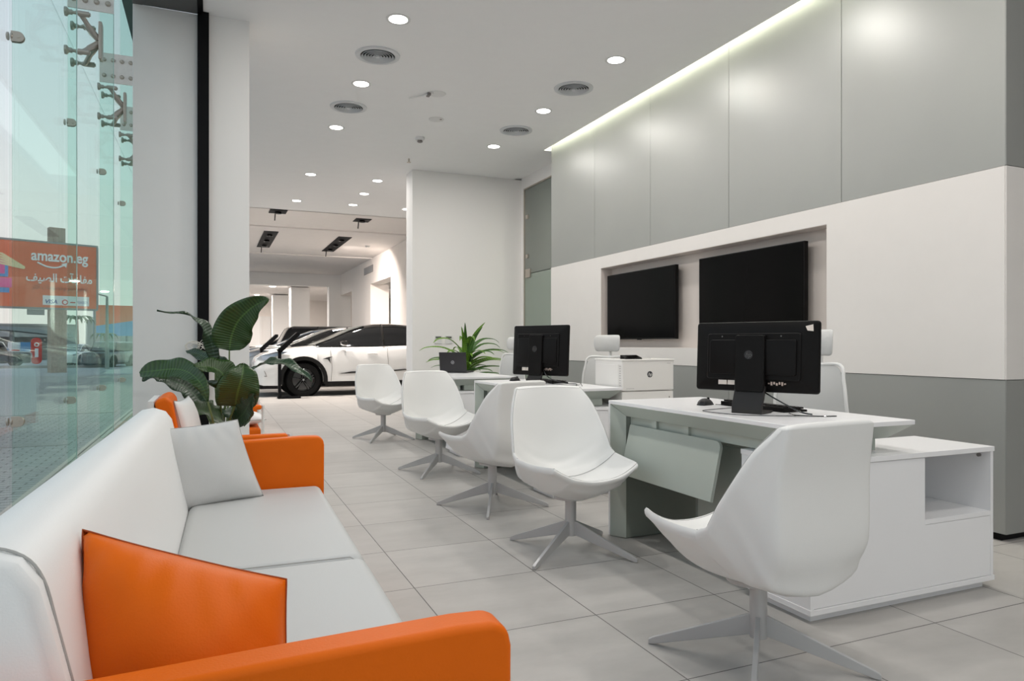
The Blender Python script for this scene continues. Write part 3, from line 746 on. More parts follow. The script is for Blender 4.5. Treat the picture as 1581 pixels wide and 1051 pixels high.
def hp_logo(parent, loc, rot, s, disc, ink):
    MB().lathe([(0, 0), (s, 0), (s, -.0012), (0, -.0012)], n=32, axis='y').build('emblem', disc, parent, smooth=True, loc=loc, rot=rot)
    c = Vector(loc) + Matrix.Rotation(rot[2], 4, 'Z') @ (Matrix.Rotation(rot[0], 4, 'X') @ Vector((0, -.0016, -s * .02)))
    text('hp', s * 1.5, ink, parent, c, (rot[0] + pi / 2, 0, rot[2]), 'emblem_lettering', .0004, shear=.3)
def make_computer(label, w, h, zc, tilt, loc, rz, desk_gap):
    # local origin on the desk; the back faces local -Y
    t = thing('all_in_one_computer', label, 'computer', loc, rz, 'black all-in-one computers')
    R = Matrix.Translation((0, 0, zc)) @ Matrix.Rotation(tilt, 4, 'X') @ Matrix.Translation((0, 0, -zc))
    loft_back(w, h, zc, [(.012, w, h, 0), (-.002, w, h, 0), (-.008, w - .006, h - .006, 0), (-.030, w * .80, h * .72, 0)]).xf(R).build('rear_cover', 'plast', t, smooth=True)
    MB().box(-w / 2 + .008, w / 2 - .008, .0121, .0135, zc - h / 2 + .008, zc + h / 2 - .008).xf(R).build('screen', 'screen', t)
    loft_back(w, h, zc, [(-.022, w * .76, h * .66, 0), (-.036, w * .76, h * .66, 0), (-.040, w * .745, h * .64, 0)], .012).xf(R).build('rear_housing', 'plast', t, smooth=True)
    loft_back(w, h, zc, [(-.030, w * .70, h * .50, -.004), (-.047, w * .70, h * .50, -.004), (-.050, w * .69, h * .48, -.004)], .012).xf(R).build('hinge_cover', 'plast', t, smooth=True)
    # ports
    MB().box(-w * .28, -w * .21, -.034, -.022, zc - h * .41, zc - h * .345).box(-w * .20, -w * .14, -.034, -.022, zc - h * .41, zc - h * .345).xf(R).build('sticker', 'label_w', t)
    for q in range(7):
        x = w * .13 + q * w * .021
        MB().box(x, x + w * .014, -.034, -.022, zc - h * (.40 if q % 2 else .385), zc - h * (.35 if q % 3 else .365)).xf(R).build('port', 'port', t)
    for q in range(5):
        x = -.25 * w + q * .12 * w
        MB().cyl((x, -.0405, zc + h * .285), (x, -.0395, zc + h * .285), .004, n=10).xf(R).build('screw', 'cblack', t)
    # neck and folded foot
    nw = w * .235
    loft_back(w, h, zc, [(-.045, nw, h * .80, -h * .10), (-.066, nw, h * .80, -h * .10), (-.070, nw - .008, h * .79, -h * .10)], .010).xf(R).build('stand_neck', 'plast', t, smooth=True)
    zt = zc - h * .5 + .02
    prof = [(-.062, zt + .01), (-.085, zt - .05), (-.100, .040), (-.104, .0), (.02, 0), (.02, .007), (-.086, .010), (-.084, .040), (-.066, zt - .05), (-.045, zt + .01)]
    MB().prism(prof, -nw / 2 - .003, nw / 2 + .003, 'x').build('stand_foot', 'plast2', t, bevel=.003)
    MB().box(-nw / 2 + .01, nw / 2 - .01, -.02, .07, .0, .008).build('base_plate', 'plast2', t, bevel=.003)
    c = R @ Vector((-.003, -.0705, zc + h * .02))
    hp_logo(t, c, (tilt, 0, 0), h * .062, 'logo', 'cblack')
    return t
pc1 = make_computer('large black all-in-one computer seen from behind, on the nearest desk', .600, .335, .266, radians(-3), (2.395, 2.64, .785), radians(-90 + 25), .1)
o_ = MB().add([(.243, -.018, .408), (.275, -.013, .416), (.277, -.015, .385), (.252, -.020, .388)], [(0, 1, 2, 3)]).build('torn_sticker', 'label_w', pc1, solid=.001)
pc2 = make_computer('smaller black all-in-one computer seen from behind, on the middle desk', .60, .42, .275, radians(-3), (2.535, 5.33, .785), radians(-90 + 24), .1)

def cable(nm, pts, r, lab, m='cblack'):
    o = MB().tube(catmull(pts, 8), r, 8).build(nm, m, None, smooth=True); return tag(o, lab, 'cable', 'computer cables')
def mouse(loc, rz, lab):
    t = thing('computer_mouse', lab, 'mouse', loc, rz)
    rings = []
    for i in range(9):
        u = i / 8; y = -.052 + .104 * u; w = .030 * (max(0.02, 1 - (2 * u - 1) ** 4)) ** .5; h = .034 * (max(.02, 1 - (2 * u - .9) ** 2 / 1.25)) ** .5
        rings.append([(w * cos(radians(a)), y, .003 + h * sin(radians(a))) for a in range(0, 181, 18)])
    mb = MB().grid(rings); mb.f.append(tuple(range(11))); mb.mi.append(0); mb.f.append(tuple(reversed(range(88, 99)))); mb.mi.append(0)
    mb.box(-.024, .024, -.045, .045, 0, .006); mb.build('shell', 'grey_lap', t, smooth=True)
    MB().lathe([(0, -.004), (.009, -.004), (.009, .004), (0, .004)], (0, .028, .0305), 14, axis='x').build('scroll_wheel', 'rubber', t, smooth=True)
mouse((2.435, 3.06, .785), radians(-70), 'black mouse on the nearest desk, left of the keyboard')
mouse((2.48, 5.74, .785), radians(-70), 'small dark mouse on the middle desk, left of the smaller computer')
def keyboard(loc, rz, lab):
    t = thing('computer_keyboard', lab, 'keyboard', loc, rz)
    MB().prism([(-.075, .0), (.075, 0), (.075, .010), (-.075, .024)], -.225, .225, 'x').xf(Matrix.Rotation(pi, 4, 'Z')).build('case', 'plast', t, bevel=.003)
    for r in range(5):
        mb = MB()
        for c in range(15):
            x = -.213 + c * .0285; y = -.062 + r * .0265
            z = .0165 + .0026 * (r) - .003
            mb.box(x, x + .024, y, y + .022, z, z + .008)
        mb.build('key_row', 'plast2', t)
    for sx_ in (-.19, .17):
        MB().box(sx_, sx_ + .03, .05, .07, -.0, .016).build('foot', 'plast2', t)
keyboard((2.575, 2.79, .785), radians(90), 'black keyboard on the nearest desk behind the large computer')
keyboard((2.67, 5.45, .785), radians(90), 'black keyboard on the middle desk behind the smaller computer')
cable('power_cable', [(2.40, 2.62, .90), (2.43, 2.56, .86), (2.50, 2.47, .80), (2.53, 2.42, .789)], .0035, 'thick black cable from the large computer down to the desk')
cable('mouse_cable', [(2.47, 3.02, .79), (2.52, 2.95, .789), (2.47, 2.86, .788), (2.235, 2.80, .788), (2.18, 2.73, .788), (2.22, 2.55, .788), (2.35, 2.44, .788), (2.46, 2.40, .788)], .0018, 'thin black cable looping in front of the large computer stand')
cable('keyboard_cable', [(2.47, 2.50, .79), (2.43, 2.42, .790), (2.50, 2.36, .788), (2.58, 2.33, .788)], .0025, 'short black cable lying on the desk beside the large computer stand')
cable('power_cable', [(2.52, 5.24, .90), (2.53, 5.16, .84), (2.60, 5.02, .80), (2.62, 4.86, .800), (2.60, 4.82, .789)], .0035, 'black cable hanging from the smaller computer')
cable('mouse_cable', [(2.47, 5.30, .84), (2.50, 5.18, .80), (2.56, 4.98, .789), (2.66, 4.90, .789), (2.60, 4.75, .81), (2.605, 4.73, .789)], .0025, 'tangled thin black cable on the middle desk')

# laptop
t = thing('laptop', 'dark open laptop seen from behind on the farthest desk', 'laptop', (2.55, 7.66, .785), radians(-3))
MB().box(-.165, .165, -.02, .20, .004, .020).xf(Matrix.Rotation(radians(-38), 4, 'Z')).build('base', 'grey_lap', t, bevel=.004)
lid = MB().box(-.165, .165, -.006, .006, .0, .225).xf(Matrix.Rotation(radians(-38), 4, 'Z') @ Matrix.Translation((0, -.018, .012)) @ Matrix.Rotation(radians(8), 4, 'X')).build('lid', 'grey_lap', t, bevel=.003)
MB().lathe([(.016, -.0005), (.019, -.0005), (.019, .0005), (.016, .0005)], n=28, axis='y').xf(Matrix.Rotation(radians(-38), 4, 'Z') @ Matrix.Translation((0, -.0405, .12)) @ Matrix.Rotation(radians(8), 4, 'X')).build('emblem', 'vent_m', t)
MB().box(-.010, .010, -.0006, .0006, -.0012, .0012).box(-.0012, .0012, -.0006, .0006, -.010, .010).xf(Matrix.Rotation(radians(-38), 4, 'Z') @ Matrix.Translation((0, -.0405, .12)) @ Matrix.Rotation(radians(8), 4, 'X')).build('emblem_mark', 'vent_m', t)

# printer on the middle cabinet
t = thing('printer', 'white laser printer with dark round logo, standing on the cabinet behind the middle desk', 'printer', (3.090, 4.765, .645))
MB().box(-.235, .235, -.20, .20, .006, .105).build('paper_drawer', 'printer', t, bevel=.006)
MB().box(-.235, .235, -.205, .205, .109, .345).build('body', 'printer', t, bevel=.010, seg=3)
MB().box(-.240, .240, -.21, .21, .338, .352).build('top_cover', 'printer', t, bevel=.005)
MB().box(-.12, .12, -.06, .15, .3515, .356).build('output_tray', 'printer_g', t)
MB().box(-.238, -.234, -.15, .16, .13, .31).build('side_door', 'printer', t, bevel=.001)
mb = MB()
for q in range(9): mb.box(-.2375, -.2352, -.185, -.165, .15 + q * .018, .158 + q * .018)
mb.build('side_vent', 'printer_g', t)
cp = MB().prism([(-.01, .0), (.075, .0), (.075, .032), (.0, .012)], -.075, .075, 'x').build('control_panel', 'plast', t, bevel=.004, loc=(-.125, -.19, .352))
MB().box(-.05, .05, .018, .060, .0275, .0295).xf(Matrix.Rotation(radians(14), 4, 'X')).build('display', 'screen', t, loc=(-.125, -.20, .340))
hp_logo(t, (.012, -.2055, .235), (0, 0, 0), .024, 'logo_p', 'printer')
MB().box(.17, .205, -.2062, -.205, .318, .322).box(-.20, -.13, -.2062, -.205, .127, .130).build('print_mark', 'printer_g', t)
MB().box(.192, .198, -.2035, -.199, .05, .062).build('latch', 'grille', t)

# wall screens
def tv(y0, y1, z0, z1, lab):
    t = thing('television', lab, 'television', (4.14, (y0 + y1) / 2, (z0 + z1) / 2), 0, 'wall televisions')
    w, h = (y1 - y0) / 2, (z1 - z0) / 2
    MB().box(-.018, .022, -w, w, -h, h).build('frame', 'plast', t, bevel=.003)
    MB().box(-.0195, -.0175, -w + .009, w - .009, -h + .014, h - .009).build('screen', 'screen', t)
    MB().box(.022, .078, -w * .45, w * .45, -h * .5, h * .5).build('wall_mount', 'plast', t)
    MB().box(-.019, .0, -.03, .03, -h - .008, -h).build('sensor', 'plast', t)
tv(4.02, 5.27, 1.175, 1.895, 'large black television nearer the camera in the wall niche')
tv(5.63, 6.90, 1.165, 1.885, 'black television farther from the camera in the wall niche')
# the far partition controls
for x, lab in ((3.065, 'left white wall thermostat above the laptop'), (3.225, 'right white wall thermostat behind the spiky plant')):
    t = thing('thermostat', lab, 'thermostat', (x, 9.95, 1.18), 0, 'wall thermostats')
    MB().box(-.055, .055, -.016, 0, -.06, .06).build('housing', 'trimw', t, bevel=.004)
    MB().box(-.042, .042, -.018, -.0155, .018, .046).build('display', 'lcd', t)

# ---------------------------------------------------------------- office chairs behind the desks (face local +Y)
def make_office_chair(lab):
    t = thing('office_chair', lab, 'office chair', group='white mesh office chairs behind the desks')
    MB().grid([[(x, y, .47 + .02 * (abs(x) / .24) ** 2 + (-.03 if y > .22 else 0)) for x in (-.24, -.15, 0, .15, .24)] for y in (-.22, -.1, .05, .2, .26)]).build('seat', 'mesh', t, sub=2, solid=.06)
    rows = []
    for z, y, w in ((.55, -.20, .19), (.65, -.225, .235), (.78, -.215, .235), (.90, -.225, .215), (.99, -.245, .18)):
        rows.append([(w * s, y + .035 * abs(s) ** 2, z) for s in (-1, -.6, 0, .6, 1)])
    MB().grid(rows).build('backrest', 'mesh', t, sub=2, solid=.014)
    edge = [rows[i][0] for i in range(5)] + [rows[4][2]] + [rows[i][4] for i in range(4, -1, -1)] + [rows[0][2]]
    e2 = catmull(edge + [edge[0]], 5); MB().tube(e2, .010, 8).build('back_frame', 'trimw', t, smooth=True)
    rows = [[(w * s, y + .05 * abs(s) ** 2, z) for s in (-1, -.6, 0, .6, 1)] for z, y, w in ((1.04, -.27, .125), (1.10, -.255, .135), (1.165, -.26, .135), (1.20, -.285, .125))]
    MB().grid(rows).build('headrest', 'mesh', t, sub=2, solid=.02)
    MB().tube([(0, -.27, .80), (0, -.30, .95), (0, -.295, 1.08)], .014, 8).build('headrest_post', 'trimw', t, smooth=True)
    MB().tube(catmull([(0, -.25, .80), (0, -.29, .62), (0, -.20, .46), (0, 0, .42)], 5), .022, 10).build('spine', 'trimw', t, smooth=True)
    for s in (-1, 1):
        a = MB().tube(catmull([(s * .20, 0, .44), (s * .28, 0, .47), (s * .29, -.02, .64)], 5), .014, 8).build('armrest', 'trimw', t, smooth=True)
        MB().box(s * .29 - .03, s * .29 + .03, -.12, .12, .64, .665).build('arm_pad', 'mesh', a, bevel=.01)
    MB().cyl((0, 0, .10), (0, 0, .44), .028, n=18).build('column', 'pmetal', t, smooth=True)
    for k in range(5):
        a = radians(72 * k + 18)
        l = MB().tube([(0, 0, .11), (.28 * cos(a), .28 * sin(a), .075)], [.024, .015], 8).build('leg', 'trimw', t, smooth=True)
        MB().lathe([(0, -.02), (.027, -.02), (.03, 0), (.027, .02), (0, .02)], (0, 0, 0), 14, axis='y').xf(Matrix.Translation((.28 * cos(a), .28 * sin(a), .0305)) @ Matrix.Rotation(a, 4, 'Z')).build('castor', 'rubber', l, smooth=True)
    return t
oc = make_office_chair('white mesh office chair behind the nearest desk, half hidden by the large computer')
oc.location = (3.10, 3.13, 0); oc.rotation_euler = (0, 0, face(190))
dup(oc, (3.25, 5.62, 0), face(215), 'white mesh office chair behind the middle desk, its headrest showing over the printer')
dup(oc, (3.13, 7.70, 0), face(195), 'white mesh office chair behind the farthest desk, left of the smaller computer')

# ---------------------------------------------------------------- sofas, pillows, armchairs
def pillow(name, lab, m, cen, X_, Z_, w, h, th, group=None, seed=1, mst='stitch', sag=.0, shear=False, pinch=.07, wrk=1.):
    """cen: centre; X_: width direction; Z_: up direction of the pillow; thickness across"""
    ex = Vector(X_).normalized(); ez = Vector(Z_); ez = ez.normalized() if shear else (ez - ex * ez.dot(ex)).normalized(); ey = ez.cross(ex).normalized()
    rnd = random.Random(seed); N = 30; c = Vector(cen)
    ph = [rnd.uniform(0, 6.28) for _ in range(8)]
    front, back = [], []
    for side, rows in ((-1, front), (1, back)):
        for i in range(N + 1):
            v = -1 + 2 * i / N; row = []
            for j in range(N + 1):
                u = -1 + 2 * j / N
                pin = 1 - pinch * (1 - abs(u) ** 2.5) * abs(v) ** 3; pin2 = 1 - pinch * (1 - abs(v) ** 2.5) * abs(u) ** 3
                prof = (max(0, 1 - abs(u) ** 2.6) ** .5) * (max(0, 1 - abs(v) ** 2.6) ** .5)
                d = th / 2 * prof
                wr = (.006 * sin(3 * u + 2 * v + ph[0]) + .006 * sin(7 * v - 9 * u * (1 + .3 * v) + ph[1]) * (abs(u) * abs(v) + .1) + .0035 * sin(14 * (u * v + .6 * u) + ph[2]) * abs(v)) * prof * (th / .14) * wrk
                if side < 0: d += wr * .6
                x = u * w / 2 * pin2; z = v * h / 2 * pin - sag * (1 - u * u) * .3
                row.append(c + ex * x + ez * z + ey * side * d)
            rows.append(row)
    mb = MB(); mb.grid(front); mb.grid(back, flip=True)
    t = thing(name, lab, 'cushion', (0, 0, 0), 0, group)
    mb.build('cover', m, t, smooth=True, ang=180)
    per = [front[0][j] for j in range(N + 1)] + [front[i][N] for i in range(1, N + 1)] + [front[N][j] for j in range(N - 1, -1, -1)] + [front[i][0] for i in range(N - 1, -1, -1)]
    MB().tube(per, .0022, 6, caps=False).build('seam', mst, t, smooth=True)
    return t

SR = radians(-1.0)
def make_sofa(lab, loc, rz):
    t = thing('sofa', lab, 'sofa', loc, rz, 'orange and white sofas')
    # local: x to the front, y along the length from 0 (near arm, outer face) to 2.55
    Ln = 2.62
    def arm(y0, y1):
        rings = []
        for (ins, zz) in ((0, 0.10), (0, .56), (.006, .590), (.022, .608), (.045, .612)):
            pass
        prof = [(-.36, .10), (.40, .10), (.425, .13), (.436, .30), (.438, .63), (.432, .658), (.412, .672), (.35, .674), (.10, .666), (-.20, .655), (-.36, .648)]
        a = MB().prism(prof, y0, y1, 'y').build('armrest', 'leather_o', t, bevel=.020, seg=5)
        MB().tube(catmull([(-.25, y0 + .004, .640), (.1, y0 + .004, .653), (.34, y0 + .004, .660), (.385, y0 + .004, .658), (.415, y0 + .006, .640), (.421, y0 + .006, .60), (.419, y0 + .006, .35)], 5), .0013, 5).build('seam', 'stitch_o', a, smooth=True)
        return a
    arm(.070, .140); arm(Ln - .140, Ln - .070)
    MB().box(-.34, .40, .135, Ln - .135, .12, .30).build('frame', 'leather_o', t, bevel=.01)
    # seat: two cushions
    ys = [.14, 1.27, Ln - .14]
    for a, b in zip(ys[:-1], ys[1:]):
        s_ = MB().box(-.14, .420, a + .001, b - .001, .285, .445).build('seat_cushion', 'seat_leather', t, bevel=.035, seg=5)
    MB().tube([(-.1, ys[1], .4435), (.37, ys[1], .4435), (.405, ys[1], .42), (.418, ys[1], .33)], .002, 6).build('seam', 'stitch', t, smooth=True)
    # back, thick with rounded top, ends with a visible stitched end panel
    prof = [(-.13, .26), (-.140, .44), (-.175, .60), (-.202, .72), (-.218, .785), (-.242, .820), (-.285, .836), (-.330, .828), (-.358, .800), (-.372, .75), (-.385, .26)]
    n = len(prof)
    yy = [.150, .158, .18, .6, 1.24, 1.26, 1.7, 2.43, 2.475, 2.495]
    sc = [.955, .985, 1, 1, 1, 1, 1, 1, .985, .955]
    cx_, cz_ = -.27, .52
    rings = [[(cx_ + (x - cx_) * k, y, cz_ + (z - cz_) * k) for x, z in prof] for y, k in zip(yy, sc)]
    mb = MB(); mb.grid(rings, cu=True); mb.f.append(tuple(range(n))); mb.mi.append(0); o = (len(rings) - 1) * n; mb.f.append(tuple(reversed(range(o, o + n)))); mb.mi.append(0)
    bk = mb.build('backrest', 'leather_s', t, smooth=True, sub=0, ang=60)
    bv = bk.modifiers.new('bevel', 'BEVEL'); bv.width = .012; bv.segments = 3; bv.limit_method = 'ANGLE'; bv.angle_limit = radians(50)
    sm = [(cx_ + (x - cx_) * 1.001, .178, cz_ + (z - cz_) * 1.001) for x, z in prof]
    MB().tube(catmull(sm, 4), .0022, 6).build('seam', 'stitch', bk, smooth=True)
    MB().tube([(x + .0005, 1.27, z) for x, z in prof[:2]] + [(-.158, 1.27, .52)], .0015, 6).build('seam', 'stitch', bk, smooth=True)
    for (x, y) in ((-.3, .2), (.42, .2), (-.3, Ln - .2), (.42, Ln - .2)):
        MB().cyl((x, y, 0), (x, y, .12), .02, n=14).build('leg', 'pmetal', t, smooth=True)
    return t
sofa = make_sofa('long white sofa with orange armrests in the foreground', (0, .965, 0), radians(-1.3))
dup(sofa, (.03, 8.2, 0), 0, 'second sofa with orange armrest far behind the plant')
pillow('throw_pillow', 'orange leather pillow leaning at the near end of the foreground sofa', 'leather_o', (-.040, 1.302, .598), (.315, -.075, -.10), (.0, .33, .94), .350, .305, .21, seed=3, mst='stitch_o', shear=True, pinch=.03, wrk=1.5)
pillow('throw_pillow', 'light grey fabric pillow leaning at the far end of the foreground sofa', 'fabric_w', (-.022, 3.250, .600), (.96, .28, .05), (-.29, .20, .92), .375, .36, .13, seed=8, shear=True, pinch=.05, wrk=2.2)

def make_armchair(lab, loc, rz=0, sides=(0, .62)):
    # faces local +X, origin under the near front corner region; width along y
    t = thing('armchair', lab, 'armchair', loc, rz, 'orange armchairs with metal frames')
    W = .62
    MB().box(-.60, .0, .04, W - .04, .30, .40).build('seat', 'leather_o', t, bevel=.025, seg=4)
    MB().prism([(-.60, .34), (-.52, .34), (-.60, .80), (-.635, .825), (-.69, .80)], .05, W - .05, 'y').build('backrest', 'leather_o', t, bevel=.022, seg=4)
    for y in sides:
        MB().box(-.62, .0, y - .035, y + .035, .56, .60).build('arm_pad', 'leather_o', t, bevel=.015, seg=3)
        MB().tube([(.012, y, .595), (.012, y, .0125), (-.66, y, .0125), (-.66, y, .60)], .0125, 4).build('side_frame', 'trimw', t)
    MB().box(-.66, -.64, 0, W, .30, .325).build('cross_bar', 'trimw', t)
    MB().box(-.72, -.69, .06, W - .06, .60, .80).build('back_frame', 'trimw', t)
    return t
ac = make_armchair('orange armchair right behind the foreground sofa, white pillow against its back', (.40, 4.22, 0), sides=(0,))
pillow('throw_pillow', 'white pillow against the back of the orange armchair behind the sofa', 'leather_s', (-.12, 4.55, .60), (.15, 1, .0), (-.22, 0, .95), .42, .40, .11, seed=5)
make_armchair('orange armchair beyond the banana plant, beside the white pier', (.385, 6.30, 0))
pillow('throw_pillow', 'white pillow lying flat on the seat of the farther orange armchair', 'leather_s', (.17, 6.60, .455), (1, 0, .04), (0, 1, .0), .52, .44, .12, seed=6)

# ---------------------------------------------------------------- big plant
LEAVES = [
    ([(0.108, 5.065, 1.069), (0.12, 5.06, 1.16), (0.163, 5.02, 1.267), (0.248, 4.95, 1.356), (0.339, 4.857, 1.409)], 0.25, 'leaf'),
    ([(0.024, 5.209, 0.975), (0.004, 5.218, 1.095), (-0.036, 5.213, 1.205), (-0.101, 5.208, 1.283), (-0.195, 5.194, 1.316), (-0.331, 5.144, 1.328)], 0.10, 'leaf2'),
    ([(0.104, 5.284, 0.936), (0.033, 5.314, 0.981), (-0.071, 5.413, 1.035), (-0.17, 5.51, 1.066)], 0.119, 'leaf2'),
    ([(0.055, 4.979, 0.811), (0.069, 4.918, 0.907), (0.011, 4.889, 0.959), (-0.108, 4.831, 0.974)], 0.20, 'leaf'),
    ([(0.137, 4.835, 0.714), (0.15, 4.742, 0.811), (0.175, 4.71, 0.913), (0.185, 4.76, 0.985)], 0.26, 'leaf'),
    ([(0.227, 5.014, 0.922), (0.307, 4.925, 0.975), (0.402, 4.831, 0.993), (0.505, 4.732, 0.953), (0.591, 4.641, 0.872)], 0.12, 'leaf2'),
    ([(-0.06, 5.136, 0.709), (-0.147, 5.174, 0.813), (-0.256, 5.166, 0.876), (-0.347, 5.15, 0.909), (-0.416, 5.126, 0.877)], 0.17, 'leaf2'),
    ([(-0.427, 5.076, 0.93), (-0.294, 5.019, 0.946), (-0.198, 4.978, 0.95), (-0.121, 4.891, 0.923), (-0.056, 4.809, 0.852), (-0.022, 4.794, 0.751)], 0.15, 'leaf'),
    ([(0.084, 5.075, 0.579), (0.023, 4.992, 0.637), (-0.057, 4.918, 0.685), (-0.145, 4.847, 0.694)], 0.21, 'leaf'),
    ([(0.118, 5.169, 0.683), (0.165, 5.095, 0.635), (0.199, 5.026, 0.562)], 0.20, 'leaf2'),
    ([(0.136, 4.944, 0.608), (0.187, 4.814, 0.668), (0.223, 4.744, 0.747), (0.242, 4.681, 0.8)], 0.14, 'leaf2'),
]
PETI = [
    [(0.072, 5.134, 0.285), (0.076, 5.133, 0.635), (0.104, 5.088, 0.812), (0.108, 5.065, 1.069)],
    [(0.065, 5.192, 0.276), (0.045, 5.201, 0.63), (0.024, 5.209, 0.807), (0.024, 5.209, 0.975)],
    [(0.065, 5.192, 0.276), (0.10, 5.22, .62), (0.104, 5.284, 0.936)],
    [(0.073, 5.188, 0.276), (0.056, 5.087, 0.64), (0.055, 4.979, 0.811)],
    [(0.085, 5.129, 0.285), (0.097, 4.961, 0.565), (0.137, 4.835, 0.714)],
    [(0.085, 5.162, 0.28), (0.125, 5.112, 0.635), (0.172, 5.059, 0.812), (0.227, 5.014, 0.922)],
    [(0.06, 5.139, 0.285), (0.004, 5.131, 0.551), (-0.06, 5.136, 0.709)],
    [(0.06, 5.107, 0.29), (0.011, 4.834, 0.60), (-0.022, 4.794, 0.751)],
    [(0.072, 5.134, 0.285), (0.101, 5.122, 0.46), (0.084, 5.075, 0.579)],
    [(0.072, 5.134, 0.285), (0.101, 5.16, 0.56), (0.118, 5.169, 0.683)],
    [(0.072, 5.134, 0.285), (0.101, 5.06, 0.46), (0.136, 4.944, 0.608)],
]
def leaf_mesh(path, width, m, parent, facing, name='leaf', fold=.22, wave=.012, pointy=1.5, n=5, peak=.42, seed=0, twist=0., mid=True):
    P = catmull(path, n); N = len(P); rnd = random.Random(seed); ph = rnd.uniform(0, 6)
    vs = []; uvs = []; cols = 9
    F = Vector(facing)
    for i, p in enumerate(P):
        s = i / (N - 1)
        w = width / 2 * (sin(pi * min(1, s ** (.62 if peak < .5 else 1.0))) ** .72) if pointy < 2 else width / 2 * ((1 - s) ** .8) * min(1, .45 + s * 4)
        w = max(w, .0015)
        d = (P[min(i + 1, N - 1)] - P[max(i - 1, 0)]).normalized()
        side = d.cross(F).normalized(); nrm = side.cross(d).normalized()
        if twist: 
            a = twist * s; side, nrm = side * cos(a) + nrm * sin(a), nrm * cos(a) - side * sin(a)
        for k in range(cols):
            c = -1 + 2 * k / (cols - 1)
            lift = fold * abs(c) * w + wave * sin(ph + 22 * s + 3 * c) * abs(c) ** 2
            vs.append(p + side * (c * w) + nrm * lift); uvs.append((k / (cols - 1), s))
    fs = [(i * cols + k, i * cols + k + 1, (i + 1) * cols + k + 1, (i + 1) * cols + k) for i in range(N - 1) for k in range(cols - 1)]
    me = bpy.data.meshes.new(name); me.from_pydata([tuple(v) for v in vs], [], fs)
    uvl = me.uv_layers.new(name='UVMap')
    for l in me.loops: uvl.data[l.index].uv = uvs[l.vertex_index]
    me.materials.append(M[m]); me.polygons.foreach_set('use_smooth', [True] * len(me.polygons))
    o = bpy.data.objects.new(name, me); COL.objects.link(o); o.parent = parent
    md = o.modifiers.new('solid', 'SOLIDIFY'); md.thickness = .0012; md.offset = 0
    return o
pl = thing('banana_plant', 'tall potted banana plant with broad dark leaves beside the pier behind the sofa', 'plant', (0, 0, 0))
facings = [(.0, -1, .15), (-.3, -.25, 1), (-.1, -.8, .6), (.1, -.8, .7), (.05, -1, .25), (0, -.45, 1), (.1, -.7, .8), (-.3, -.8, .6), (0, -.8, .8), (.3, -.9, .3), (-.4, -.8, .2)]
for i, ((p, w, m), fc) in enumerate(zip(LEAVES, facings)):
    leaf_mesh(p, w, m, pl, fc, seed=i, n=7)
for p in PETI:
    MB().tube(catmull(p, 6), [.011 - .0065 * k / (6 * (len(p) - 1)) for k in range(6 * (len(p) - 1) + 1)], 8).build('stem', 'stem', pl, smooth=True)
MB().lathe([(0, 0), (.13, 0), (.15, .02), (.17, .34), (.165, .35), (.15, .345), (.148, .30)], (.07, 5.15, 0), 32).build('pot', 'pot', pl, smooth=True)
MB().lathe([(0, .315), (.149, .305)], (.07, 5.15, 0), 24).build('soil', 'soil', pl)

# spiky plant behind the farthest desk
sp = thing('dracaena_plant', 'spiky bright green dracaena plant standing behind the laptop', 'plant', (3.05, 8.70, 0))
rnd = random.Random(4)
SPK = [(-120, .6, .3, .9), (-50, .6, .34, .9), (-95, .36, .36, .72), (-75, .2, .34, .6), (-140, .34, .38, .7), (-25, .34, .40, .66), (205, .26, .44, .62), (-15, .46, .46, .80), (175, .30, .52, .66), (-5, .24, .56, .58), (-110, .62, .44, .98), (-20, .58, .46, 1.0), (200, .50, .52, .86), (20, .50, .60, .86), (170, .42, .60, .78), (0, .36, .56, .78), (185, .30, .52, .70), (-10, .28, .54, .70), (215, .36, .40, .78), (-40, .36, .40, .76),
       (-70, .34, .40, .80), (-100, .26, .44, .66), (150, .24, .46, .6), (30, .24, .48, .6), (-60, .22, .46, .56), (-130, .22, .46, .56), (240, .5, .36, .9), (-30, .20, .48, .50), (190, .2, .5, .5), (90, .4, .5, .8), (60, .3, .5, .7), (120, .3, .5, .7), (-85, .5, .3, .9), (10, .14, .46, .45), (-15, .42, .58, .72), (5, .32, .62, .62)]
for i, (a, up, ln, z0) in enumerate(SPK):
    ar = radians(a); c, s_ = cos(ar), sin(ar); z0 = .28 + z0 * .62
    up2 = up * .85
    pts = [(.01 * c, .01 * s_, z0 - .10), (.10 * ln * c, .10 * ln * s_, z0 + up2 * .42), (.45 * ln * c, .45 * ln * s_, z0 + up2 * .82), (ln * .82 * c, ln * .82 * s_, z0 + up2 * .86), (ln * c, ln * s_, z0 + up2 * .74)]
    if up > .55: pts = [(.01 * c, .01 * s_, z0 - .05), (.06 * c, .06 * s_, z0 + .18), (.14 * c, .14 * s_, z0 + .36), (.26 * c, .26 * s_, z0 + .50)]
    leaf_mesh(pts, .105, 'leaf3' if (i % 3 != 1 and up > .25) else 'leaf4', sp, (-.1 * c, -.35, 1) if up < .55 else (0, -1, .1), seed=i, pointy=3, fold=.35, wave=.0, n=4)
MB().cyl((0, 0, .3), (0, 0, .85), .022, .018, n=12).build('cane', 'stem', sp, smooth=True)
MB().lathe([(0, 0), (.13, 0), (.16, .32), (.15, .33), (.14, .29)], n=28).build('pot', 'pot', sp, smooth=True)
MB().lathe([(0, .30), (.145, .29)], n=20).build('soil', 'soil', sp)

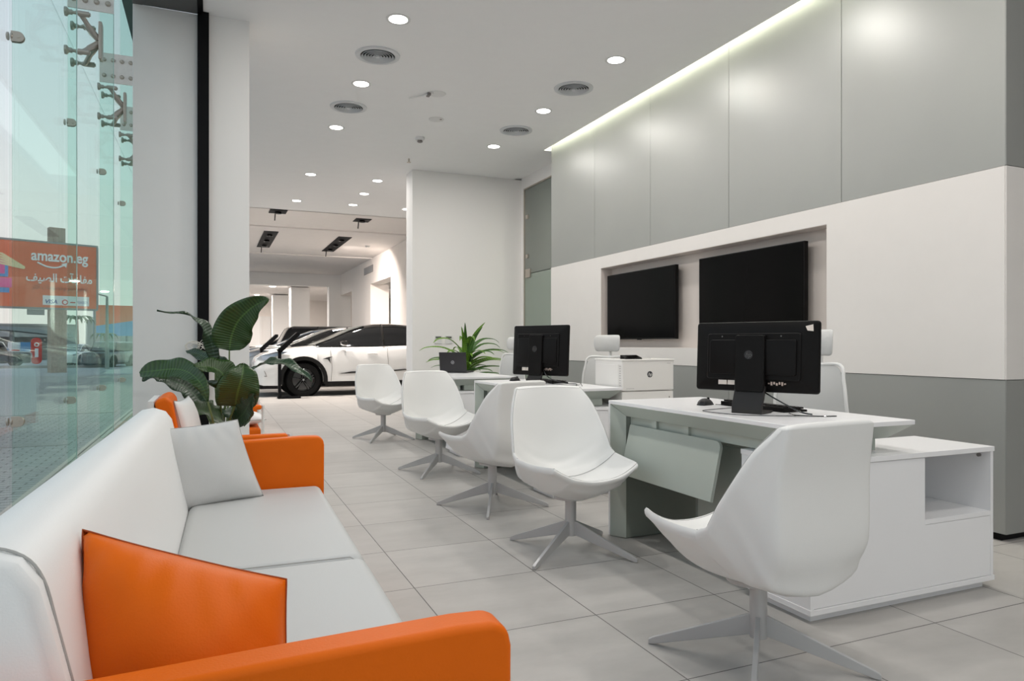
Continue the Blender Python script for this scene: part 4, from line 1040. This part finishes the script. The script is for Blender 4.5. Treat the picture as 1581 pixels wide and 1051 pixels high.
# white cord coil hanging on the pier
t = thing('cord_coil', 'loose coil of thin white cord hanging at the grey pier above the leaves', 'cord', (-.125, 5.855, 1.095))
pts = []
rnd = random.Random(2)
for k in range(90):
    a = k * .42; r = .045 + .02 * sin(k * .13) ; pts.append((r * cos(a) - .0, -.012 - .006 * sin(k * .3), r * .62 * sin(a) + .004 * sin(k)))
MB().tube(pts, .0022, 5).build('loops', 'cord', t, smooth=True)
for q in range(3):
    MB().tube(catmull([(.03, -.015, .01), (.07 + .02 * q, -.02, .06 - .02 * q), (.13, -.01, .07 - .04 * q), (.16 - .02 * q, -.015, .02 - .03 * q), (.10, -.015, .0 - .02 * q), (.05, -.015, .0)], 5), .002, 5).build('strand', 'cord', t, smooth=True)

# ---------------------------------------------------------------- cars (nose towards local -X, near side at local -Y)
def interp(x, tab):
    if x <= tab[0][0]: return tab[0][1]
    for (a, va), (b, vb) in zip(tab[:-1], tab[1:]):
        if x <= b:
            t = (x - a) / (b - a); t = t * t * (3 - 2 * t) if False else t
            return va + (vb - va) * t
    return tab[-1][1]
def make_car(lab, paint, loc, rz=0., boxy=False, roofm='cblack', detail=True, group='showroom cars'):
    t = thing('car', lab, 'car', loc, rz, group)
    WB = 2.78; xa, xb = -.98, WB + .88
    if boxy:
        top = [(-.98, .92), (-.90, 1.02), (.3, 1.08), (.5, 1.12), (3.2, 1.12), (3.66, 1.08)]
        roof = [(.42, 1.12), (.72, 1.70), (.9, 1.76), (3.3, 1.76), (3.5, 1.70), (3.62, 1.12)]
    else:
        top = [(-.98, .72), (-.94, .82), (-.80, .91), (-.45, 1.00), (0, 1.055), (.34, 1.09), (1.5, 1.10), (2.6, 1.14), (3.3, 1.12), (3.6, 1.02), (3.66, .95)]
        roof = [(.26, 1.09), (.60, 1.23), (1.0, 1.42), (1.30, 1.525), (1.6, 1.575), (2.0, 1.585), (2.5, 1.54), (3.0, 1.42), (3.4, 1.22), (3.55, 1.10)]
    wid = [(-.98, .62), (-.93, .74), (-.80, .84), (-.55, .905), (-.2, .93), (3.0, .93), (3.5, .86), (3.66, .72)]
    xs = [xa + (xb - xa) * i / 130 for i in range(131)]
    R = .43
    rings = []
    for x in xs:
        w = interp(x, wid); zt = interp(x, top)
        bz = .24 if x > -.8 else .24 + (-.8 - x) * .25
        aw = 0
        for cxw in (0, WB):
            d = abs(x - cxw)
            if d < R: bz = max(bz, .355 + sqrt(R * R - d * d)); aw = 1
        bz = min(bz, zt - .14)
        sh = min(.06, (zt - bz) * .3)
        h = [(0, zt + .012), (w * .5, zt + .006), (w * .80, zt - .012), (w * .93, zt - .05), (w * .985, zt - .14), (w, max(bz + .02, zt * .62)), (w * .975, max(bz + .01, .42)), (w * .97, bz), (w * .60, bz if aw == 0 else bz), (0, .24)]
        rings.append([(x, -y, z) for y, z in h] + [(x, y, z) for y, z in reversed(h[1:-1])])
    mb = MB(); mb.grid(rings, cu=True); n = len(rings[0]); mb.f.append(tuple(range(n))); mb.mi.append(0); o = (len(rings) - 1) * n; mb.f.append(tuple(reversed(range(o, o + n)))); mb.mi.append(0)
    mb.build('body', paint, t, smooth=True, ang=50)
    # greenhouse of glass with roof skin
    gx = [roof[0][0] + (roof[-1][0] - roof[0][0]) * i / 40 for i in range(41)]
    rg, rr = [], []
    for x in gx:
        zb = interp(x, top) - .02; zr = max(interp(x, roof), zb + .012)
        k = (zr - zb) / (.5)
        wb = .86; wt = wb - (.20 if not boxy else .08) * min(1, k)
        h = [(0, zr), (wt * .6, zr - .006 * k), (wt * .92, zr - .03 * k), (wt, zr - .08 * k), ((wt + wb) / 2, (zr + zb) / 2), (wb, zb)]
        rg.append([(x, -y, z) for y, z in reversed(h)] + [(x, y, z) for y, z in h[1:]])
        rr.append([(x, -y * 1.004, z + .006) for y, z in reversed(h[:4])] + [(x, y * 1.004, z + .006) for y, z in h[1:4]])
    MB().grid(rg).build('side_window', 'cglass', t, smooth=True, ang=50)
    i0 = next(i for i, x in enumerate(gx) if x > (1.28 if not boxy else .8))
    MB().grid(rr[i0:-2] if not boxy else rr[i0:-2]).build('roof', roofm, t, smooth=True, ang=50)
    # windscreen over the front slope
    MB().grid([[(p[0] - .004, p[1], p[2] + .004) for p in r[1:-1]] for r in rr[:i0 + 1]]).build('windscreen', 'cwind', t, smooth=True)
    # pillars
    for sgn in (-1, 1):
        a = []
        for x, r in zip(gx, rg):
            if x <= (1.40 if not boxy else .85): a.append((r[3][0], r[3][1] * -sgn * 1.0, r[3][2] + .004))
        MB().tube([(p[0], p[1] * 1.005, p[2]) for p in a], .020, 6).build('front_pillar', roofm if detail else paint, t, smooth=True)
        bxp = 1.72
        k = min(range(len(gx)), key=lambda q: abs(gx[q] - bxp)); r = rg[k]
        MB().tube([(bxp, -sgn * p[1] * 1.006 * 1, p[2]) for p in r[0:4]], .030, 6).build('centre_pillar', 'cblack', t, smooth=True)
    # arches, sills
    for cxw in (0, WB):
        for sgn in (-1, 1):
            outer = .50; inner = .42; mb = MB(); vs = []; N = 20
            for q in range(N + 1):
                a = radians(-12 + 204 * q / N)
                for (rad, yy) in ((inner, .90), (inner, .945), (outer, .945), (outer + .004, .915)):
                    z = .355 + rad * sin(a)
                    vs.append((cxw + rad * cos(a), sgn * yy, max(z, .22)))
            fs = [(q * 4 + k2, q * 4 + k2 + 1, q * 4 + 5 + k2, q * 4 + 4 + k2) for q in range(N) for k2 in range(3)]
            mb.add(vs, fs).build('wheel_arch', 'clad', t, smooth=True)
            MB().cyl((cxw, sgn * .60, .38), (cxw, sgn * .66, .38), .44, n=28).build('wheel_well', 'rubber', t)
            wh = MB(); prof = [(.245, -.10), (.30, -.115), (.335, -.11), (.352, -.09), (.355, 0), (.352, .09), (.335, .11), (.28, .11)]
            wh.lathe(prof, (0, 0, 0), 40, axis='y').xf(Matrix.Translation((cxw, sgn * .82, .355)))
            tr_ = wh.build('wheel', 'rubber', t, smooth=True)
            rim = MB().lathe([(.245, -.085), (.232, -.09), (.225, -.06), (.225, .05), (0, .05)], (0, 0, 0), 40, axis='y')
            rim.lathe([(0, -.07), (.05, -.07), (.06, -.05), (.06, 0)], (0, 0, 0), 20, axis='y')
            for q in range(5):
                b_ = radians(72 * q + 90)
                for off in (-.13, .13):
                    c0 = Matrix.Rotation(-b_ - off, 4, 'Y'); sp_ = MB().prism([(.03, -.018), (.235, -.012), (.235, .012), (.03, .018)], -.072, -.045, 'y').xf(c0); rim.add(sp_.v, sp_.f)
            if sgn > 0: rim.xf(Matrix.Rotation(pi, 4, 'Z'))
            rim.xf(Matrix.Translation((cxw, sgn * .82, .355))).build('rim', 'cblack', tr_, smooth=True)
            if sgn < 0:
                MB().lathe([(0, -.075), (.02, -.075), (.022, -.068)], (cxw, -.82, .355), 12, axis='y').build('hub_cap', 'rim_metal', tr_, smooth=True)
    MB().box(.44, WB - .44, -.925, .925, .20, .31).build('sill', 'clad', t, bevel=.02)
    MB().prism([(-.93, .22), (-.45, .20), (-.45, .26), (-.90, .28)], -.75, .75, 'y').build('front_lip', 'clad', t, bevel=.01)
    for sgn in (-1, 1):
        MB().add([(-.93, sgn * .66, .80), (-.80, sgn * .83, .77), (-.45, sgn * .925, .90), (-.30, sgn * .93, .955), (-.55, sgn * .895, .955), (-.85, sgn * .76, .87)], [(0, 1, 2, 3, 4, 5)]).build('headlamp', 'lampc', t, solid=.03)
        MB().lathe([(0, -.10), (.07, -.09), (.10, 0), (.08, .09), (0, .11)], (0, 0, 0), 14, axis='y').xf(Matrix.Translation((.84, sgn * 1.0, 1.14)) @ Matrix.Diagonal((1.1, 1, .62, 1))).build('mirror', 'cblack' if detail else paint, t, smooth=True)
    if detail:
        for xx in (.57, 1.81):
            MB().tube([(xx, -.934, .32), (xx + .02, -.937, .62), (xx - .01, -.925, .93), (xx, -.885, 1.07)], .004, 5).build('door_seam', 'grille', t)
        MB().prism([(.40, .80), (.52, .84), (.60, .845), (.545, .82), (.56, .70), (.50, .79)], -.943, -.925, 'y').build('fender_vent', 'cblack', t)
        MB().prism([(.74, .475), (1.0, .52), (1.75, .535), (1.78, .50), (1.0, .478)], -.945, -.92, 'y').build('door_trim', 'cblack', t)
        MB().prism([(1.85, .535), (2.2, .56), (2.28, .54), (1.9, .51)], -.945, -.92, 'y').build('door_trim', 'cblack', t)
        MB().box(1.36, 1.58, -.945, -.925, .895, .918).build('door_handle', 'cpaint', t, bevel=.006)
        MB().tube([(-.905, -.70, .44), (-.74, -.865, .44), (-.80, -.83, .58), (-.89, -.74, .68)], .008, 5).build('bumper_crease', 'grille', t)
        MB().box(-.955, -.92, -.42, .42, .34, .46).build('grille', 'clad', t)
        # seats visible through the glass
        for yy in (-.38, .38):
            MB().box(1.35, 1.55, yy - .22, yy + .22, .70, 1.15).build('front_seat', 'cpaint4', t, bevel=.05)
    return t
car = make_car('white electric car with black roof and wheels at the showroom entrance', 'cpaint', (1.80, 16.43, 0), radians(0))
make_car('silver car parked right behind the white car', 'cpaint2', (1.62, 19.7, 0), 0, roofm='cpaint2', detail=False)
make_car('blue grey car, second behind the white car', 'cpaint3', (1.55, 22.9, 0), 0, roofm='cpaint3', detail=False)
make_car('dark boxy off-road car far back in the showroom row', 'cpaint5', (1.75, 26.4, 0), 0, True, 'cpaint5', False)
make_car('beige car at the far end of the showroom row', 'cpaint4', (1.6, 29.8, 0), 0, roofm='cpaint4', detail=False)

def stand(x, y, lab):
    t = thing('display_stand', lab, 'display stand', (x, y, 0), 0, 'black display stands by the cars')
    MB().box(-.03, .42, -.04, .26, 0, .035).build('foot', 'black', t, bevel=.004)
    MB().box(-.03, .035, -.03, .03, .035, .99).build('post', 'black', t, bevel=.003)
    MB().prism([(-.03, .97), (.035, .94), (.40, 1.30), (.40, 1.36), (.34, 1.36), (-.03, 1.01)], -.03, .22, 'y').build('sign_panel', 'black', t, bevel=.003)
stand(1.27, 15.05, 'black angled display stand in front of the white car'); stand(1.13, 18.5, 'black angled display stand farther back beside the silver car')

# ---------------------------------------------------------------- outside
struct(MB().box(-22, GX - .05, YB - .1, 30, -.12, -.03).build('ground_pavement', 'paver'))
struct(MB().box(-260, GX - .05, 30, 420, -.6, -.45).box(-260, -22, YB - .1, 30, -.6, -.45).build('ground_road', 'asphalt'))
struct(MB().box(-22, GX - .3, 9.3, 9.6, -.03, -.025).box(-22, GX - .3, 13.4, 13.8, -.03, -.022).build('trim_9', 'curb'))
struct(MB().box(-100, -6.5, 54.6, 55.1, -.45, -.28).build('trim_10', 'curb'))
def arabic(s, lig=True):
    F = {'م': 'ﻡﻢﻣﻤ', 'ف': 'ﻑﻒﻓﻔ', 'ا': 'ﺍﺎ', 'ج': 'ﺝﺞﺟﺠ', 'آ': 'ﺁﺂ', 'ت': 'ﺕﺖﺗﺘ', 'ل': 'ﻝﻞﻟﻠ', 'ص': 'ﺹﺺﺻﺼ', 'ي': 'ﻱﻲﻳﻴ', 'و': 'ﻭﻮ', 'ر': 'ﺭﺮ', 'خ': 'ﺥﺦﺧﺨ', 'أ': 'ﺃﺄ', 'ك': 'ﻙﻚﻛﻜ', 'ث': 'ﺙﺚﺛﺜ', 'س': 'ﺱﺲﺳﺴ', 'ن': 'ﻥﻦﻧﻨ'}
    out = []
    for i, c in enumerate(s):
        if c not in F: out.append(c); continue
        pj = i > 0 and s[i - 1] in F and len(F[s[i - 1]]) == 4; nj = len(F[c]) == 4 and i + 1 < len(s) and s[i + 1] in F
        out.append(F[c][(3 if pj and nj else 2 if nj else 1 if pj else 0)])
    return ''.join(reversed(out))
BW, BH = 9.6, 3.5
bb = thing('billboard', 'large orange amazon billboard on a brick post outside the glass front', 'billboard', (-6.05, 46.1, 3.12), radians(23.0))
MB().box(-BW, 0, 0, .30, 0, BH).build('panel', 'bb', bb)
MB().box(-BW - .08, .08, -.03, .33, -.10, 0).box(-BW - .08, .08, -.03, .33, BH, BH + .10).box(0, .10, -.03, .33, 0, BH).build('frame', 'pole', bb)
rx = (pi / 2, 0, 0)
text('amazon.eg', .80, 'bbt', bb, (-1.78, -.02, BH - .72), rx, 'brand_lettering', .006, sx=.80, extrude_off=.018)
MB().tube(catmull([(-2.85, -.03, 2.42), (-2.4, -.03, 2.22), (-1.95, -.03, 2.20), (-1.6, -.03, 2.36)], 6), [.05] * 18 + [.05], 6).build('smile_arrow', 'bbt', bb, smooth=True)
MB().prism([(-1.75, 2.42), (-1.45, 2.50), (-1.50, 2.22), (-1.60, 2.34)], -.05, -.01, 'y').build('arrow_head', 'bbt', bb)
text(arabic('مفاجآت الصيف'), .62, 'bbt', bb, (-1.78, -.02, 1.60), rx, 'slogan_lettering', .006, sx=.80, extrude_off=.012)
text(arabic('توفير أكثر وخصومات أكثر'), .36, 'bbo', bb, (-1.78, -.02, 1.10), rx, 'slogan_lettering', .006, sx=.74)
MB().box(-2.60, -.37, -.02, 0, .14, .66).build('payment_strip', 'bbw', bb)
text('VISA', .30, 'visa', bb, (-2.22, -.03, .32), rx, 'payment_lettering', .004, shear=.2, extrude_off=.006)
MB().lathe([(.10, -.03), (.15, -.03), (.15, -.02), (.10, -.02)], (-1.55, 0, .32), 20, axis='y').box(-1.3, -1.05, -.03, -.02, .29, .35).build('payment_mark', 'red', bb)
text('FIXED', .20, 'visa', bb, (-.72, -.03, .32), rx, 'payment_lettering', .004)
# printed picture at the left part of the billboard: striped parasol and stacked blocks
for q in range(5):
    MB().prism([(-6.0 + q * .10, 2.95 - q * .13), (-4.4, 2.80 - q * .13), (-3.4, 2.15 - .02 * q), (-3.45, 2.08 - .02 * q), (-4.45, 2.71 - q * .13), (-6.0 + q * .10, 2.86 - q * .13)], -.03 - .003 * q, -.01, 'y').build('parasol_print', 'cream', bb)
MB().box(-6.6, -4.15, -.03, -.01, 1.55, 2.25).build('picture_print', 'bblue', bb); MB().box(-6.6, -4.0, -.032, -.01, 1.0, 1.50).build('picture_print', 'pink', bb)
MB().box(-6.6, -4.1, -.031, -.01, .72, .98).build('picture_print', 'bblue', bb); MB().box(-4.6, -4.3, -.034, -.01, 1.7, 2.45).build('picture_print', 'pink', bb)
MB().box(-2.20, -1.45, .02, .8, -3.62, -.10).box(-2.20, -1.45, .31, .8, -.1, BH + .95).build('brick_post', 'post', bb)
MB().box(-3.3, -2.5, .05, .12, -.42, -.12).build('lower_plate', 'pole', bb)
t = thing('billboard', 'small distant billboard with orange and blue print seen beside the pier', 'billboard', (-8.2, 85, 2.0), radians(15))
MB().box(-3.2, 3.2, 0, .3, 0, 3.2).build('panel', 'bblue', t); MB().prism([(-3.2, 3.22), (3.2, 3.22), (.3, 1.6), (-3.2, 1.0)], -.02, 0, 'y').build('orange_print', 'bb', t)
MB().cyl((0, .15, -2.3), (0, .15, 0), .2, n=10).build('post', 'pole', t)
def lamp(x, y, h, lab):
    t = thing('street_lamp', lab, 'street lamp', (x, y, -.46), 0, 'street lamps outside')
    MB().cyl((0, 0, 0), (0, 0, h), .13, .07, n=10).build('pole', 'pole', t, smooth=True)
    MB().tube([(0, 0, h), (-1.2, 0, h + .35)], .05, 6).build('arm', 'pole', t)
    MB().box(-1.8, -1.1, -.12, .12, h + .30, h + .42).build('lamp_head', 'pole', t)
lamp(-11.5, 63.6, 6.4, 'short grey street lamp post under the orange billboard'); lamp(-9.3, 70.0, 5.4, 'thin street lamp right of the orange billboard'); lamp(-6.1, 51.0, 4.6, 'low street lamp beside the distant billboard')
t = thing('advertising_totem', 'red roadside totem with white lettering under the billboard', 'totem', (-12.86, 66.4, -.46), radians(20))
MB().prism(rrect(.72, 2.1, .33), -.1, .1, 'y').xf(Matrix.Translation((0, 0, 1.05))).build('panel', 'red', t)
MB().lathe([(.10, -.115), (.17, -.115), (.17, -.10), (.10, -.10)], (0, 0, 1.55), 18, axis='y').box(-.12, .12, -.115, -.1, .55, 1.25).build('white_print', 'bbt', t)
for i, (x, m_, lab) in enumerate(((-14.6, 'bbw', 'white roadside banner left of the red totem'), (-13.75, 'bblue', 'pale blue roadside banner beside the red totem'), (-15.9, 'bblue', 'blue roadside banner at the left picture edge'))):
    t = thing('roadside_banner', lab, 'banner', (x, 68, -.46), radians(20), 'roadside banners')
    MB().box(-.5, .5, -.04, .04, .35, 1.75).build('cloth', m_, t); MB().cyl((-.45, 0, 0), (-.45, 0, 1.8), .03, n=8).cyl((.45, 0, 0), (.45, 0, 1.8), .03, n=8).build('frame', 'pole', t)
    if m_ == 'bbw': MB().prism([(-.3, 1.1), (0, .7), (.3, 1.1), (.1, 1.15), (-.1, 1.15)], -.06, -.04, 'y').build('red_print', 'red', t)
t = thing('station_canopy', 'curved grey roof of a roadside station behind the banners', 'canopy', (-21.5, 80, -.5), radians(15))
cv_ = [(-9 + 18 * i / 16, 2.6 + .9 * cos(pi * (i / 16 - .5) * .95)) for i in range(17)]
MB().prism([(x, z) for x, z in cv_] + [(x, z - .35) for x, z in reversed(cv_)], 0, 7, 'y').build('roof', 'canopy', t)
for x in (-6, -1, 4, 8): MB().cyl((x, 1, 0), (x, 1, 3.0), .2, n=10).build('pillar', 'pole', t)
MB().box(-9, 9, 6.5, 7, 0, 2.4).build('rear_wall', 'bldg', t)
for i, (x, y, w, d, h) in enumerate(((-30, 110, 26, 8, 4.2), (-7, 105, 12, 8, 3.4), (-60, 90, 26, 10, 4), (-14, 150, 14, 10, 6), (-2.5, 120, 10, 8, 5.2))):
    t = thing('distant_building', 'low grey building, number of storeys lost in haze, %s' % ['behind the station canopy', 'behind the brick post', 'at the far left horizon', 'beyond the palm', 'beside the grey pier edge'][i], 'building', (x, y, -.6), radians(10), 'hazy buildings on the horizon')
    MB().box(-w / 2, w / 2, 0, d, 0, h).build('wall', 'bldg', t); MB().box(-w / 2 - .2, w / 2 + .2, -.2, d + .2, h, h + .25).build('roof', 'curb', t)
def palm(x, y, h, lab, s=1.):
    t = thing('palm_tree', lab, 'palm tree', (x, y, -.46), 0, 'palms outside')
    MB().tube([(0, 0, 0), (.1, 0, h * .5), (.05, 0, h)], [.16, .12, .1], 8).build('trunk', 'post', t, smooth=True)
    for k in range(11):
        a = k * .571; c, s_ = cos(a), sin(a); L2 = 1.5 * s
        leaf_mesh([(0, 0, h), (.4 * L2 * c, .4 * L2 * s_, h + .35 * s), (.8 * L2 * c, .8 * L2 * s_, h + .2 * s), (L2 * c, L2 * s_, h - .35 * s)], .34 * s, 'tree', t, (0, 0, 1), 'frond', fold=-.4, n=3)
palm(-10.3, 67.5, 3.6, 'palm tree right of the brick billboard post'); palm(-8.8, 72, 2.3, 'small palm near the pier edge outside', .8)
def simple_car(lab, paint, x, y, rz, boxy):
    return make_car(lab, paint, (x, y, -.45), rz, boxy, paint, False, 'cars parked outside')
simple_car('dark off-road car parked outside at the left picture edge', 'cpaint5', -13.2, 61.5, radians(188), True)
simple_car('white car parked outside behind the glass fins', 'cpaint', -9.5, 58.3, radians(80), False)
simple_car('black car parked outside near the grey pier', 'cpaint5', -7.0, 55.0, radians(72), True)
simple_car('silver car parked outside behind the brick post', 'cpaint2', -8.0, 63.0, radians(60), False)
